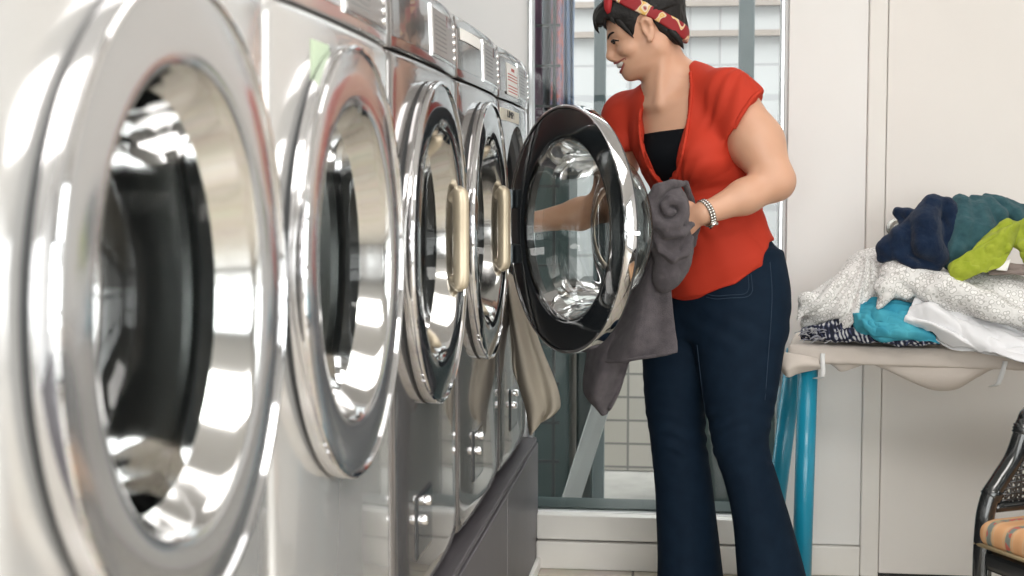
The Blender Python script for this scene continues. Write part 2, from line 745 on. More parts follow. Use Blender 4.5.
# white sill steps under the shop window, panels, door casing
struct(box('trim_1', (WX0 + .03, YF - .045, .088), (.30, YF, .163), M_trim, None, .004))
struct(box('trim_2', (WX0 + .03, YF - .055, 0), (.30, YF, .083), M_trim, None, .004))
struct(box('baseboard_back', (.302, YF - .03, 0), (.512, YF, .088), M_trim, None, .004))
struct(box('trim_3', (.286, YF - .014, .09), (.513, YF - .001, 2.3), M_panel, None, .003))
struct(box('trim_4', (.5135, YF - .026, 0), (.566, YF, 2.35), M_trim, None, .004))
dr = struct(box('door_1', (.5685, YF - .018, .009), (1.55, YF - .001, 2.3), mat('door_paint', (.86, .825, .79), .42, var=(2., (.82, .78, .745), .5)), None, .003))
struct(box('door_gap_shade', (.5685, YF - .017, 0), (1.55, YF - .002, .0088), M_dark, dr))  # black strip painted in for the shade of the gap under the door
struct(box('trim_5', (1.556, YF - .045, 0), (1.61, YF, 2.35), M_trim, None, .004))
kn = lathe('door_knob', [(.0, .062), (.016, .060), (.024, .048), (.022, .036), (.010, .028), (.010, .008), (.028, .006), (.028, 0), (0, 0)],
           mat('dark_steel_knob', (.30, .29, .27), .22, 1.), dr, 32)
kn.rotation_euler = (0, 0, -PI / 2)
kn.location = (.600, YF - .018, 1.032)
struct(kn)
struct(box('baseboard_right', (XR - .02, YB, 0), (XR, YF, .075), M_trim))

# tiled plinth the machines stand on
PX = -.448
bm = bmesh.new()
add_box(bm, (-1.32, YB + .05, 0), (PX, YF, .376), .002, 1)
add_box(bm, (-1.32, YB + .05, .378), (PX - .004, YF, .392), .003, 2)
pl = struct(bm_obj('plinth', bm, M_plinth))
bm = bmesh.new()
for yy in (1.15, 2.35, 3.55):
    add_box(bm, (PX - .001, yy, 0), (PX + .0006, yy + .003, .376))
struct(bm_obj('tile_joint', bm, mat('grey_grout', (.30, .28, .29), .8), pl))
struct(box('baseboard_left', (PX, YB + .05, 0), (PX + .014, YF - .056, .035), M_trim, None, .003))

# ------------------------------------------------------------------ outside, beyond the shop window
M_pave = mat('street_paving', (.34, .33, .31), .6, var=(8., (.26, .25, .24), .6))
struct(box('ground', (-14, -14, -.2), (16, 16, -.125), M_pave))


def brick_mat(name, c1, c2, mortar, w, h, ms):
    m = bpy.data.materials.new(name)
    m.use_nodes = True
    nt = m.node_tree
    b = nt.nodes['Principled BSDF']
    tc = node(nt, 'ShaderNodeTexCoord')
    mp = node(nt, 'ShaderNodeMapping')
    mp.inputs['Rotation'].default_value = (PI / 2, 0, 0)
    br = node(nt, 'ShaderNodeTexBrick', offset=0.0)
    for k, v in (('Scale', 1), ('Brick Width', w), ('Row Height', h), ('Mortar Size', ms)):
        br.inputs[k].default_value = v
    for k, v in (('Color1', c1), ('Color2', c2), ('Mortar', mortar)):
        br.inputs[k].default_value = (*v, 1)
    nt.links.new(tc.outputs['Object'], mp.inputs['Vector'])
    nt.links.new(mp.outputs[0], br.inputs['Vector'])
    nt.links.new(br.outputs['Color'], b.inputs['Base Color'])
    b.inputs['Roughness'].default_value = .5
    return m


OY = 6.4
fa = box('facade', (-3.5, OY, -.12), (3.5, OY + .2, 4.2), brick_mat('white_wall_tile', (.36, .36, .37), (.34, .34, .35), (.25, .245, .25), .13, .42, .006))
tag(fa, 'white tiled house front with brown ledges across the street seen through the glass', 'building')
for zz in (.62, 1.80, 1.93, 2.25):
    box('ledge', (-3.5, OY - .05, zz), (3.5, OY, zz + .026), mat('brown_ledge', (.20, .165, .145), .6), fa)
box('dado', (-3.5, OY - .03, -.12), (3.5, OY, .60), brick_mat('beige_dado_tile', (.30, .275, .245), (.27, .25, .22), (.10, .095, .09), .13, .105, .005), fa)
M_grille = mat('black_grille_iron', (.012, .014, .015), .5)
gr = empty('window_grille', (-.72, 4.72, 0))
tag(gr, 'black iron grille of square bars standing behind the left edge of the glass', 'grille')
for i in range(3):
    box('upright_bar', (.025 + .125 * i, -.006, -.12), (.035 + .125 * i, .006, 2.6), M_grille, gr)
for i in range(19):
    box('cross_bar', (-.02, -.005, .1 + .131 * i), (.30, .005, .109 + .131 * i), M_grille, gr)
po = box('street_post', (-.342, 5.2, -.12), (-.300, 5.25, 3.2), mat('dark_green_post', (.055, .075, .08), .45), None, .004)
tag(po, 'dark green post outside the glass left of the woman\'s face', 'post')
po = box('street_pipe', (.176, 5.3, 1.40), (.232, 5.36, 3.2), mat('dark_green_post', (.055, .075, .08), .45), None, .004)
tag(po, 'dark hanging pipe outside the glass above the woman\'s red shoulder', 'pipe')
cb = box('street_cabinet', (-1.1, 5.20, -.12), (-.43, 5.6, 1.46), mat('dark_green_cabinet', (.018, .032, .032), .3), None, .01)
tag(cb, 'tall dark green cabinet standing behind the black grille outside the glass', 'cabinet')
lb = box('leaning_board', (-.02, -.01, -.65), (.045, .01, .42), mat('white_board', (.30, .31, .31), .5), None, .003)
lb.location = (-.275, 4.92, .50)
lb.rotation_euler = (.06, .30, 0)
tag(lb, 'white narrow board leaning outside the glass below the hanging grey towel', 'board')

# clothes hanging behind the grille
def garment(x0, x1, z0, z1, Y, m, label, seed):
    rr = random.Random(seed)
    n = 26
    rows = []
    for k in range(6):
        t = k / 5
        rows.append([np.array([x0 + (x1 - x0) * (j / 6) + .012 * (rr.random() - .5), Y + .025 * math.sin(j * 2.1 + seed) * (.4 + t), z1 + (z0 - z1) * t + .01 * rr.random()]) for j in range(7)])
    V, F = sheet_geo(rows, n, 30, .006)
    return tag(mesh_obj('hanging_garment', V, F, m), label, 'garment')


garment(-.66, -.512, 1.36, 2.6, 4.98, mat('plum_cloth', (.10, .050, .080), .9, var=(9., (.06, .03, .055), .6)), 'plum garment hanging behind the black grille at the left edge of the glass', 1)
garment(-.520, -.462, 1.36, 2.6, 5.05, mat('grey_blue_cloth', (.09, .11, .13), .9), 'grey garment hanging behind the black grille between the plum and the red ones', 2)
garment(-.476, -.436, 1.36, 2.6, 4.98, mat('red_pattern_cloth', (.28, .07, .05), .9, var=(40., (.08, .09, .15), .9)), 'red patterned garment hanging behind the glass right of the black grille', 3)
garment(-.442, -.412, 1.36, 2.6, 5.12, mat('blue_cloth', (.08, .13, .24), .9, var=(20., (.16, .20, .28), .8)), 'blue garment hanging behind the glass beside the bright white house front', 4)
st_ = box('display_stand', (.03, 5.6, -.12), (.50, 5.9, .66), mat('dark_green_cabinet', (.018, .032, .032), .3), None, .01)
tag(st_, 'dark low cabinet outside the glass seen between the woman\'s legs', 'cabinet')
lc = box('street_cabinet', (-.41, 5.30, -.12), (-.345, 5.6, .80), mat('dark_green_cabinet', (.018, .032, .032), .3), None, .01)
tag(lc, 'narrow dark green box beside the taller cabinet outside, behind the leaning white board', 'cabinet')

# ------------------------------------------------------------------ washing machines
M_body = mat('silver_machine_paint', (.60, .59, .58), .17, .5, coat=.5, coat_rough=.02, bump=(1.6, .05, .03))
M_shell = mat('machine_side_paint', (.50, .49, .49), .35, .35)
M_chrome = mat('chrome', (.86, .86, .88), .05, 1.)
M_ring = mat('smoked_door_ring', (.022, .026, .030), .08, 0., spec=.9, coat=.6)
M_ringsilver = mat('silver_inner_ring', (.50, .50, .51), .14, .8, coat=.4)
M_bodydark = mat('reflection_darkened_paint', (.24, .225, .22), .13, .6, coat=.5, coat_rough=.02, bump=(1.6, .05, .03))  # body paint darkened to stand in for dark reflections on the far machines
M_funnel = mat('polished_funnel', (.72, .72, .72), .10, 1.)
M_bowl = glass('door_bowl_glass', (.82, .85, .84), .8, .0, 1.5)
M_clearfunnel = glass('door_throat_glass', (.86, .89, .88), .8, .0, 1.5)
M_drum = mat('drum_steel', (.42, .42, .42), .25, 1.)
M_gasket = mat('dark_rubber_gasket', (.05, .052, .055), .55)
M_brass = mat('champagne_handle', (.60, .51, .38), .38, .55)
M_board = mat('control_board_silver', (.36, .34, .33), .30, .7)
M_bezel = mat('control_bezel_chrome', (.80, .80, .79), .15, 1.)
M_disp = mat('dark_red_display', (.10, .015, .01), .1, coat=.5)
M_print = mat('grey_print', (.22, .22, .22), .5)
M_paper = mat('white_paper', (.86, .85, .82), .6)
M_redprint = mat('red_print', (.55, .12, .10), .6)
M_cream = mat('cream_tape', (.70, .66, .55), .5)
M_ink = mat('black_ink', (.03, .03, .03), .6)
M_hatch = mat('dark_hatch_plastic', (.035, .038, .042), .18, coat=.5)
M_green = mat('pale_green_paper', (.50, .60, .44), .6)

W2, ZB, ZS, ZT = .331, .03, .983, 1.118        # half width, panel bottom, seam, top (above the plinth)
DZ, RO = .66, .305                            # door centre height, door radius
XF = -.467                                    # front plane at the middle of the panel


def bulge(y):
    t = np.clip(np.abs(y) / W2, 0, 1)
    e = np.clip((t - .95) / .05, 0, 1)
    return -.009 * t ** 3 - .013 * (1 - np.sqrt(np.clip(1 - e ** 2, 0, 1)))


def front_panel():
    n = 128
    ang = np.linspace(0, 2 * PI, n, endpoint=False)
    crn = [math.atan2(z - DZ, y) % (2 * PI) for y in (-W2, W2) for z in (ZB, ZS)]
    ang = np.array(sorted(set(np.round(np.concatenate([ang, crn]), 6))))
    n = len(ang)
    V, F = [], []
    hole = .262
    S = [0, .03, .08, .2, .35, .5, .65, .8, .9, .95, 1.0]
    for s in S:
        for t in ang:
            c, d = math.cos(t), math.sin(t)
            ky = W2 / abs(c) if abs(c) > 1e-6 else 1e9
            kz = ((ZS - DZ) if d > 0 else (DZ - ZB)) / abs(d) if abs(d) > 1e-6 else 1e9
            k = min(ky, kz)
            r = hole + (k - hole) * s
            y, z = r * c, DZ + r * d
            x = float(bulge(y))
            if s == 0:
                x -= .012
            ez = min(ZS - z, z - ZB)
            x -= .006 * max(0, 1 - ez / .010) ** 2
            V.append((x, y, z))
    for i in range(len(S) - 1):
        for j in range(n):
            k = (j + 1) % n
            F.append((i * n + j, i * n + k, (i + 1) * n + k, (i + 1) * n + j))
    # return edge to the cabinet
    o = len(V)
    for j in range(n):
        x, y, z = V[(len(S) - 1) * n + j]
        V.append((x - .03, y, z))
    b = (len(S) - 1) * n
    for j in range(n):
        k = (j + 1) % n
        F.append((b + j, b + k, o + k, o + j))
    return V, F


def top_panel():
    """control fascia: bulged in plan, slightly leaning back, rounded top edge"""
    ys = np.concatenate([np.linspace(-W2, -.30, 9), np.linspace(-.28, .28, 15), np.linspace(.30, W2, 9)])
    prof = [(-.035, ZS + .003), (-.003, ZS + .003), (0, ZS + .007), (-.001, ZS + .05), (-.003, ZT - .03), (-.004, ZT - .008), (-.009, ZT - .002), (-.016, ZT), (-.66, ZT), (-.66, ZS + .003)]
    V = [(px + float(bulge(y)) * (1 if px > -.1 else 0), y, z) for y in ys for px, z in prof]
    k = len(prof)
    F = []
    for i in range(len(ys) - 1):
        for j in range(k - 1):
            F.append((i * k + j, (i + 1) * k + j, (i + 1) * k + j + 1, i * k + j + 1))
    F.append(tuple(range(k - 1, -1, -1)))
    F.append(tuple((len(ys) - 1) * k + j for j in range(k)))
    return V, F


def fascia_x(z):
    return float(np.interp(z, [ZS + .012, ZS + .05, ZT - .03, ZT - .012], [0, -.001, -.003, -.0038]))


def plate(bm, y0, y1, z0, z1, d0, d1, fas=True, n=8):
    """thin curved plate that follows the fascia (or the front panel) between y0..y1, z0..z1"""
    ys = np.linspace(y0, y1, n)
    vs = []
    for y in ys:
        for z, d in ((z0, d0), (z0, d1), (z1, d1), (z1, d0)):
            vs.append(bm.verts.new(((fascia_x(z) if fas else 0) + float(bulge(y)) + d, y, z)))
    for i in range(n - 1):
        for j in range(4):
            k = (j + 1) % 4
            bm.faces.new((vs[i * 4 + j], vs[i * 4 + k], vs[i * 4 + 4 + k], vs[i * 4 + 4 + j]))
    bm.faces.new(vs[:4])
    bm.faces.new(vs[-1:-5:-1])


def plate_obj(name, rects, m, parent, fas=True):
    bm = bmesh.new()
    for r in rects:
        plate(bm, *r, fas=fas)
    return bm_obj(name, bm, m, parent)


def make_door(parent, handle=True, opened=False, ring=None):
    s0 = -.006 if opened else .003
    d = lathe('door', [(.300, s0), (.3055, s0), (.306, s0 + .002), (.306, .019), (.3052, .0222), (.3030, .0238), (.3000, .0240), (.2985, .0230), (.298, .018)], M_chrome, parent, 128)
    lathe('rim_gasket', [(.290, -.014), (.301, -.013), (.3025, -.010), (.3025, s0), (.299, s0 + .0005)], M_gasket, d, 128)
    lathe('door_ring', [(.2985, .0200), (.294, .0208), (.262, .0215), (.240, .0215), (.230, .0205), (.2235, .0175)], ring or M_ring, d, 128)
    lathe('funnel', [(.2242, .018), (.222, .016), (.217, .006), (.209, -.012), (.202, -.026)], M_clearfunnel if opened else M_funnel, d, 128)
    lathe('back_plate', [(.293, -.0115), (.280, -.0125), (.235, -.014), (.222, -.010), (.219, .008)], M_ring, d, 96)
    lathe('glass_bowl', [(.202, -.025), (.198, -.044), (.193, -.075), (.187, -.100), (.176, -.122), (.148, -.138), (.09, -.143), (.0, -.145)], M_bowl, d, 96, smooth_n=30)
    if handle:
        pts = [(.006, .202, .080), (.018, .194, .090), (.024, .190, .085), (.024, .194, 0), (.024, .190, -.085), (.018, .194, -.090), (.006, .202, -.080)]
        h = tube('handle', pts, [.012, .014, .0165, .0165, .0165, .014, .012], M_brass, d, 40, 14)
        multi('handle_screw', [lathe_geo([(.0035, .0385), (.0035, .0370), (0, .0370)], 10)], M_ink, h)
        h.children[0].location = (0, .191, .075)
    d.scale = (1, .963, .963)
    return d


def machine(yc, label, first, M_body):
    r = empty('washing_machine', (XF, yc, .392))
    tag(r, label, 'washing machine', None)
    V, F = front_panel()
    o = mesh_obj('front_panel', V, F, M_body, r)
    auto_sharp(o, 50)
    bm = bmesh.new()
    # cabinet shell, open at the front
    x0, x1 = -.66, -.052
    add_box(bm, (x0, -W2 + .004, ZB), (x1, -W2 + .012, ZS + .004))
    add_box(bm, (x0, W2 - .012, ZB), (x1, W2 - .004, ZS + .004))
    add_box(bm, (x0, -W2 + .012, ZB), (x1, W2 - .012, ZB + .01))
    add_box(bm, (x0, -W2 + .012, ZB + .01), (x0 + .01, W2 - .012, ZS + .004))
    bm_obj('cabinet', bm, M_shell, r)
    for sx in (-.60, -.13):
        for sy in (-.27, .27):
            bm = bmesh.new()
            bmesh.ops.create_cone(bm, cap_ends=True, segments=20, radius1=.026, radius2=.018, depth=.032, matrix=Matrix.Translation((sx, sy, .014)))
            bm_obj('foot', bm, M_gasket, r)
    V, F = top_panel()
    o = mesh_obj('control_fascia', V, F, M_body, r)
    auto_sharp(o, 40)
    dw = plate_obj('detergent_drawer', [(-.31, -.03, ZS + .022, ZT - .030, -.002, .0025)], M_body, r)
    bz = plate_obj('control_board', [(.0, .300, ZS + .018, ZT - .022, -.002, .003)], M_bezel, r)
    plate_obj('board_face', [(.008, .292, ZS + .024, ZT - .028, .001, .0042)], M_board, bz)
    plate_obj('display', [(.165, .225, ZS + .086, ZS + .108, .002, .0052)], M_disp, bz)
    plate_obj('printed_text', [(.03, .155, ZS + .034 + .0085 * i, ZS + .0365 + .0085 * i, .002, .0046) for i in range(8)], M_print, bz)
    for i in range(5):
        z = ZS + .034 + .0155 * i
        y = .262
        V, F = lathe_geo([(0, .0058), (.0048, .0056), (.0056, .0048), (.0056, 0)], 16)
        b = mesh_obj('button', V, F, M_chrome, bz)
        b.location = (fascia_x(z) + float(bulge(y)) + .002, y, z)
    # hatch with two chrome locks
    bm = bmesh.new()
    zc, yc_, hw, hh = .165, -.095, .075, .062
    add_box(bm, (-.02, yc_ - hw, zc - hh), (.004, yc_ + hw, zc + hh), .012, 4)
    for v in bm.verts:
        v.co.x += float(bulge(v.co.y))
    hb = bm_obj('access_hatch', bm, M_hatch, r)
    for dy, dz in ((-.045, .012), (-.012, .040)):
        V, F = lathe_geo([(0, .016), (.007, .015), (.0095, .012), (.0095, 0)], 20)
        k = mesh_obj('lock', V, F, M_chrome, hb)
        k.location = (float(bulge(yc_ + dy)) + .002, yc_ + dy, zc + dz)
    # gasket and drum behind the opening
    g = lathe('door_gasket', [(.263, -.010), (.258, -.016), (.236, -.022), (.226, -.035), (.230, -.055), (.262, -.075), (.266, -.02), (.263, -.010)], M_gasket, r, 96)
    g.location = (0, 0, DZ)
    dm = lathe('drum', [(.262, -.075), (.275, -.09), (.275, -.56), (.25, -.575), (.06, -.575), (.05, -.56), (0, -.56)], M_drum, r, 64)
    dm.location = (0, 0, DZ)
    return r


MC = [3.925, 3.262, 2.597, 1.927, 1.260]      # far ... near
names = ['washing machine with its round door swung open, farthest in the row by the shop window',
         'closed washing machine with blank white label, second from the far end beside the open one',
         'closed washing machine in the middle of the row with a champagne door handle',
         'closed silver washing machine with a pale green note left of its round door',
         'nearest and most blurred silver washing machine at the left edge of the photo']
machines = []
for i, y in enumerate(MC):
    r = machine(y, names[i], i == 0, M_bodydark if i < 3 else M_body)
    r['group'] = 'washing machines in the row on the plinth'
    machines.append(r)
    if i:
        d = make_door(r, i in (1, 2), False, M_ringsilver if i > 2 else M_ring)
        d.location = (.0, 0, DZ)
# open door of the far machine, hinged on its near side
r5 = machines[0]
d5 = make_door(r5, False, True)
OPEN = math.radians(147)
hx, hy = .012, -.275                       # hinge line in machine space
d5.rotation_euler = (0, 0, -OPEN)
cx_ = -.012
off = Matrix.Rotation(-OPEN, 3, 'Z') @ Vector((-.010, .300, 0))
d5.location = (hx + off.x + .006, hy + off.y - .0, DZ)
la = box('door_latch', (-.012, .2985, -.006), (.004, .312, .006), M_chrome, d5, .002)
for dz in (-.07, .07):
    bm = bmesh.new()
    add_box(bm, (-.025, -.318, DZ + dz - .024), (.026, -.285, DZ + dz + .024), .005, 2)
    bm_obj('hinge', bm, mat('grey_hinge', (.22, .25, .27), .35, .6), r5)
# papers stuck on the fronts
st = plate_obj('sticker', [(-.225, -.02, ZS + .016, ZS + .098, .003, .0044)], M_paper, machines[0])
plate_obj('sticker_print', [(-.21, -.035, ZS + .024 + .0075 * i, ZS + .0265 + .0075 * i, .003, .0048) for i in (0, 1, 2, 4, 5, 6)] +
          [(-.15, -.09, ZS + .080, ZS + .088, .003, .0048)], M_redprint, st)
tp = plate_obj('name_tape', [(-.312, .02, ZS - .052, ZS - .022, -.004, .0022)], M_cream, machines[0], False)
plate_obj('white_label', [(-.30, -.06, ZT - .052, ZT - .028, .0035, .0050)], M_paper, machines[1])
plate_obj('paper_note', [(-.170, -.085, ZS - .125, ZS - .035, -.002, .0012)], M_green, machines[3], False)


def text_mesh(name, s, size, m, parent, loc, rot, ext=.0006):
    cu = bpy.data.curves.new(name, 'FONT')
    cu.body = s
    cu.size = size
    cu.extrude = ext
    cu.align_x = 'CENTER'
    cu.align_y = 'CENTER'
    o = bpy.data.objects.new(name, cu)
    COL.objects.link(o)
    me = bpy.data.meshes.new_from_object(o)
    bpy.data.objects.remove(o)
    me.materials.clear()
    me.materials.append(m)
    o = bpy.data.objects.new(name, me)
    COL.objects.link(o)
    o.parent = parent
    o.location = loc
    o.rotation_euler = rot
    return o


lt = text_mesh('lettering', 'LIMPIO', .025, M_ink, tp, (float(bulge(-.17)) + .0036, -.14, ZS - .036), (PI / 2, 0, PI / 2 + .02))
lt.scale = (3., 1, 1)

# ------------------------------------------------------------------ the woman
M_skin = mat('skin', (.66, .378, .252), .45, sss=.06, var=(14., (.62, .345, .23), .35), bump=(260, .06, .001))
M_hair = mat('black_hair', (.010, .0085, .008), .55, spec=.3, bump=(140, .5, .004))
M_red = mat('red_blouse', (.50, .040, .018), .75, spec=.25, bump=(500, .12, .0008))
M_blacktop = mat('black_top', (.005, .006, .008), .85, spec=.1)
M_jeans = mat('dark_denim', (.0032, .0105, .0235), .78, spec=.15, var=(26., (.006, .0165, .034), .5), bump=(700, .25, .0008))
M_stitch = mat('denim_stitch', (.020, .042, .075), .8)
M_lip = mat('lips', (.36, .10, .08), .4)
M_teeth = mat('teeth', (.82, .80, .75), .25)
M_eye = mat('eye_white', (.42, .37, .34), .3)
M_iris = mat('dark_eye', (.015, .010, .008), .1)
M_watch = mat('watch_steel', (.62, .60, .57), .2, 1.)
M_shoe = mat('dark_shoe', (.03, .025, .022), .5)

wo = empty('person', (.07, 3.76, 0))
tag(wo, 'smiling woman with short black hair, red blouse and flared jeans behind the open machine door', 'person')


DYP = .14                                  # she stands this much farther back than the first estimate


def PP(px, py, Y):
    return P(px, py, Y + DYP)


# torso axes: she faces the machines, turned about 35 degrees from the camera
TH = math.radians(36)
ANG = -TH                                  # direction of her left-right axis in plan
TY = 3.76


def T(py, px, Y, a, b, ang=ANG):
    p = PP(px, py, Y)
    return (p[2], p[0], p[1], a * 1.038, b * 1.038, ang)


# torso keys: pixel row, centre column, depth, half width, half depth
torso = [T(330, 728, 3.63, .160, .118), T(300, 728, 3.625, .163, .118), T(270, 724, 3.62, .152, .108), T(238, 716, 3.615, .134, .098),
         T(215, 709, 3.61, .130, .096), T(190, 702, 3.605, .138, .104), T(160, 694, 3.60, .150, .112), T(130, 688, 3.605, .152, .102),
         T(108, 682, 3.61, .142, .085), T(92, 677, 3.62, .112, .070), T(80, 674, 3.625, .066, .056)]
SH_L, EL_L, WR_L = PP(730, 97, 3.52), PP(775, 181, 3.44), PP(704, 214, 3.345)
SH_R, EL_R, WR_R = PP(629, 116, 3.72), PP(606, 205, 3.72), PP(535, 222, 3.78)
HIP_L, KN_L, AN_L = PP(742, 318, 3.585), PP(740, 440, 3.54), PP(772, 606, 3.565)
HIP_R, KN_R, AN_R = PP(700, 318, 3.68), PP(679, 440, 3.66), PP(690, 606, 3.695)

# head frame: looking left, tipped down, turned slightly to the camera
pitch, yawh = math.radians(21), math.radians(5)
hf = np.array([-math.cos(yawh) * math.cos(pitch), -math.sin(yawh) * math.cos(pitch), -math.sin(pitch)])
hl = np.cross([0, 0, 1.], hf)
hl /= np.linalg.norm(hl)                    # her left: towards the camera
hu = np.cross(hf, hl)
HO = PP(647, 31, 3.60)
HR = np.stack([hf, hl, hu], 1)


def hp(x, y, z):
    return HO + HR @ np.array([x, y, z])


zz = np.concatenate([np.arange(-.02, .86, .009), np.arange(.86, 1.40, .0042), np.arange(1.40, 1.70, .0024)])
B = Field(np.arange(-.60, .38, .0036), np.arange(3.34, 4.16, .0036), zz)
B.loft(torso, grow=-.012, k=.02)
# bust
for px, Y in ((700, 3.50), (668, 3.55)):
    B.ell(PP(px, 158, Y), (.052, .052, .050), k=.04)
# shoulders, neck
B.cone(PP(674, 75, 3.65), SH_L, .050, .050, .04)
B.cone(PP(672, 92, 3.63), SH_R, .055, .048, .04)
B.cone(hp(-.022, 0, -.02), PP(668, 88, 3.625), .050, .056, .03)
B.cone(hp(-.01, 0, -.04), PP(664, 100, 3.59), .040, .042, .03)
# collar bones and neck tendon
B.cone(PP(662, 106, 3.555), PP(690, 98, 3.535), .009, .007, .02)
B.cone(PP(655, 107, 3.565), PP(643, 105, 3.60), .008, .007, .02)
B.cone(hp(-.030, .045, -.035), PP(659, 104, 3.55), .011, .009, .016)
# arms
B.cone(SH_L, PP(757, 143, 3.475), .058, .063, .03)
B.cone(PP(757, 143, 3.475), EL_L, .063, .048, .03)
B.cone(EL_L, PP(744, 197, 3.395), .046, .041, .02)
B.cone(PP(744, 197, 3.395), WR_L, .041, .026, .02)
B.cone(SH_R, PP(617, 160, 3.73), .056, .056, .03)
B.cone(PP(617, 160, 3.73), EL_R, .055, .043, .03)
B.cone(EL_R, PP(580, 214, 3.77), .042, .042, .02)
B.cone(PP(580, 214, 3.77), WR_R, .042, .027, .02)


def hand(fl, wrist, fwd, palm_n, curl, scale=1., thumb_side=1):
    """wrist point, pointing direction, palm normal; five fingers that bend towards the palm"""
    f = np.asarray(fwd, float) / np.linalg.norm(fwd)
    n = np.asarray(palm_n, float)
    n = n - f * (n @ f)
    n /= np.linalg.norm(n)
    s = np.cross(n, f) * thumb_side                     # towards the thumb
    w = np.asarray(wrist)
    fl.cone(w - f * .01, w + f * .03, .025, .024, .012)
    R = np.stack([f, s, n], 1)
    fl.ell(w + f * .050, (.046, .038, .016), R, .012)
    base = [(.088, .029, .076), (.092, .010, .084), (.088, -.009, .078), (.080, -.027, .062)]
    tips = []
    for i, (d, o, L) in enumerate(base):
        p = w + (f * d + s * o) * scale
        a = 0.
        r = [.0098, .0092, .0084, .0074]
        pts = [w + (f * .045 + s * o * .8) * scale, p]
        for sgm, share in enumerate((.45, .30, .25)):
            a += curl[i] * (.85, 1., .7)[sgm]
            dirn = f * math.cos(a) + n * math.sin(a) + s * (.06 * (1.2 - i))
            p = p + dirn * L * share * scale
            pts.append(p)
        fl.cone(pts[0], pts[1], .011, r[0], .008)
        for q in range(3):
            fl.cone(pts[q + 1], pts[q + 2], r[q], r[q + 1], .003)
        tips.append(pts[-1])
    t0 = w + f * .022 + s * .026 + n * .006
    t1 = t0 + (f * .55 + s * .62 + n * .35) * .040
    t2 = t1 + (f * .80 + s * .18 + n * .52) * .030
    t3 = t2 + (f * .80 - s * .10 + n * .58) * .024
    fl.chain([t0, t1, t2, t3], [.017, .0125, .0108, .0085], .006)
    return tips


# left hand grips the bundled towel, right hand reaches into the machine
d_l = np.array([-.80, .20, -.42])
hand(B, WR_L + np.array([-.008, .002, .002]), d_l, np.array([.12, .95, -.12]), (.55, .62, .66, .70), 1., 1)
d_r = PP(505, 226, 3.81) - WR_R
hand(B, WR_R, d_r, np.array([.1, .3, -.95]), (.25, .28, .32, .36), 1., -1)

# legs and feet (inside the jeans and below the frame)
for hip, kn, an in ((HIP_L, KN_L, AN_L), (HIP_R, KN_R, AN_R)):
    B.cone(hip, kn, .078, .045, .03)
    B.cone(kn, kn * .6 + an * .4, .045, .046, .02)
    B.cone(kn * .6 + an * .4, an, .050, .034, .02)
    heel = np.array([an[0] + .03, an[1] + .02, .035])
    toe = np.array([an[0] - .13, an[1] - .08, .022])
    B.cone(an, heel, .036, .034, .02)
    B.cone(heel, toe, .036, .022, .02)

# head
B.ell(hp(-.010, 0, .036), (.096, .074, .088), HR, .02)
B.ell(hp(.032, 0, .030), (.060, .064, .074), HR, .03)
B.ell(hp(.036, 0, -.030), (.056, .054, .066), HR, .03)
for s in (-1, 1):
    B.cone(hp(-.004, s * .050, -.050), hp(.064, s * .018, -.080), .020, .017, .026)     # jaw line
    B.ell(hp(.062, s * .038, -.027), (.025, .023, .022), HR, .014)                        # smiling cheek
    B.cone(hp(.087, s * .012, .018), hp(.068, s * .046, .016), .010, .009, .016)         # brow ridge
    B.ell(hp(.098, s * .033, .001), (.014, .017, .010), HR, .014, 'cut')                 # eye hollow
    B.ell(hp(.0800, s * .0305, .001), (.0135, .0150, .0125), HR, .004)                    # lids
    B.ell(hp(.098, s * .0115, -.036), (.011, .0085, .0085), HR, .007)                    # nostril wing
    B.ell(hp(.002, s * .075, .000), (.016, .007, .031), HR, .006)                       # ear
    B.ell(hp(.000, s * .079, .017), (.017, .008, .015), HR, .005)
    B.ell(hp(.007, s * .083, .003), (.008, .007, .017), HR, .005, 'cut')
    B.ell(hp(.008, s * .075, -.027), (.008, .006, .009), HR, .005)
B.ell(hp(.072, 0, -.060), (.026, .032, .032), HR, .02)                                   # muzzle
B.ell(hp(.079, 0, -.089), (.017, .021, .014), HR, .016)                                  # chin
B.ell(hp(.026, 0, -.074), (.05, .042, .018), HR, .03)                                     # under the chin
B.chain([hp(.088, 0, .022), hp(.098, 0, .000), hp(.112, 0, -.026)], [.0085, .0090, .0105], .012)   # nose
B.ell(hp(.103, 0, -.034), (.012, .010, .008), HR, .008)
# open smile: lips around a dark gap
B.chain([hp(.074, .031, -.046), hp(.094, .014, -.048), hp(.100, 0, -.0475), hp(.094, -.014, -.048), hp(.074, -.031, -.046)], [.004, .0058, .006, .0058, .004], .006)
B.chain([hp(.074, .030, -.049), hp(.089, .015, -.069), hp(.094, 0, -.072), hp(.089, -.015, -.069), hp(.074, -.030, -.049)], [.004, .006, .0068, .006, .004], .006)
B.ell(hp(.097, 0, -.0590), (.028, .032, .0100), HR, .004, 'cut')
for s in (-1, 1):
    B.cone(hp(.104, s * .017, -.030), hp(.078, s * .046, -.050), .0030, .0022, .010, 'cut')      # smile fold
bodyV, bodyF = B.mesh(2, .45)
del B
WO = np.array(wo.location)
body = mesh_obj('body', bodyV - WO, bodyF, M_skin, wo)
BT = BVHTree.FromPolygons([tuple(v) for v in bodyV], [tuple(f) for f in bodyF])


def child(name, V, F, m, par=None):
    return mesh_obj(name, np.asarray(V) - WO, F, m, par or wo)


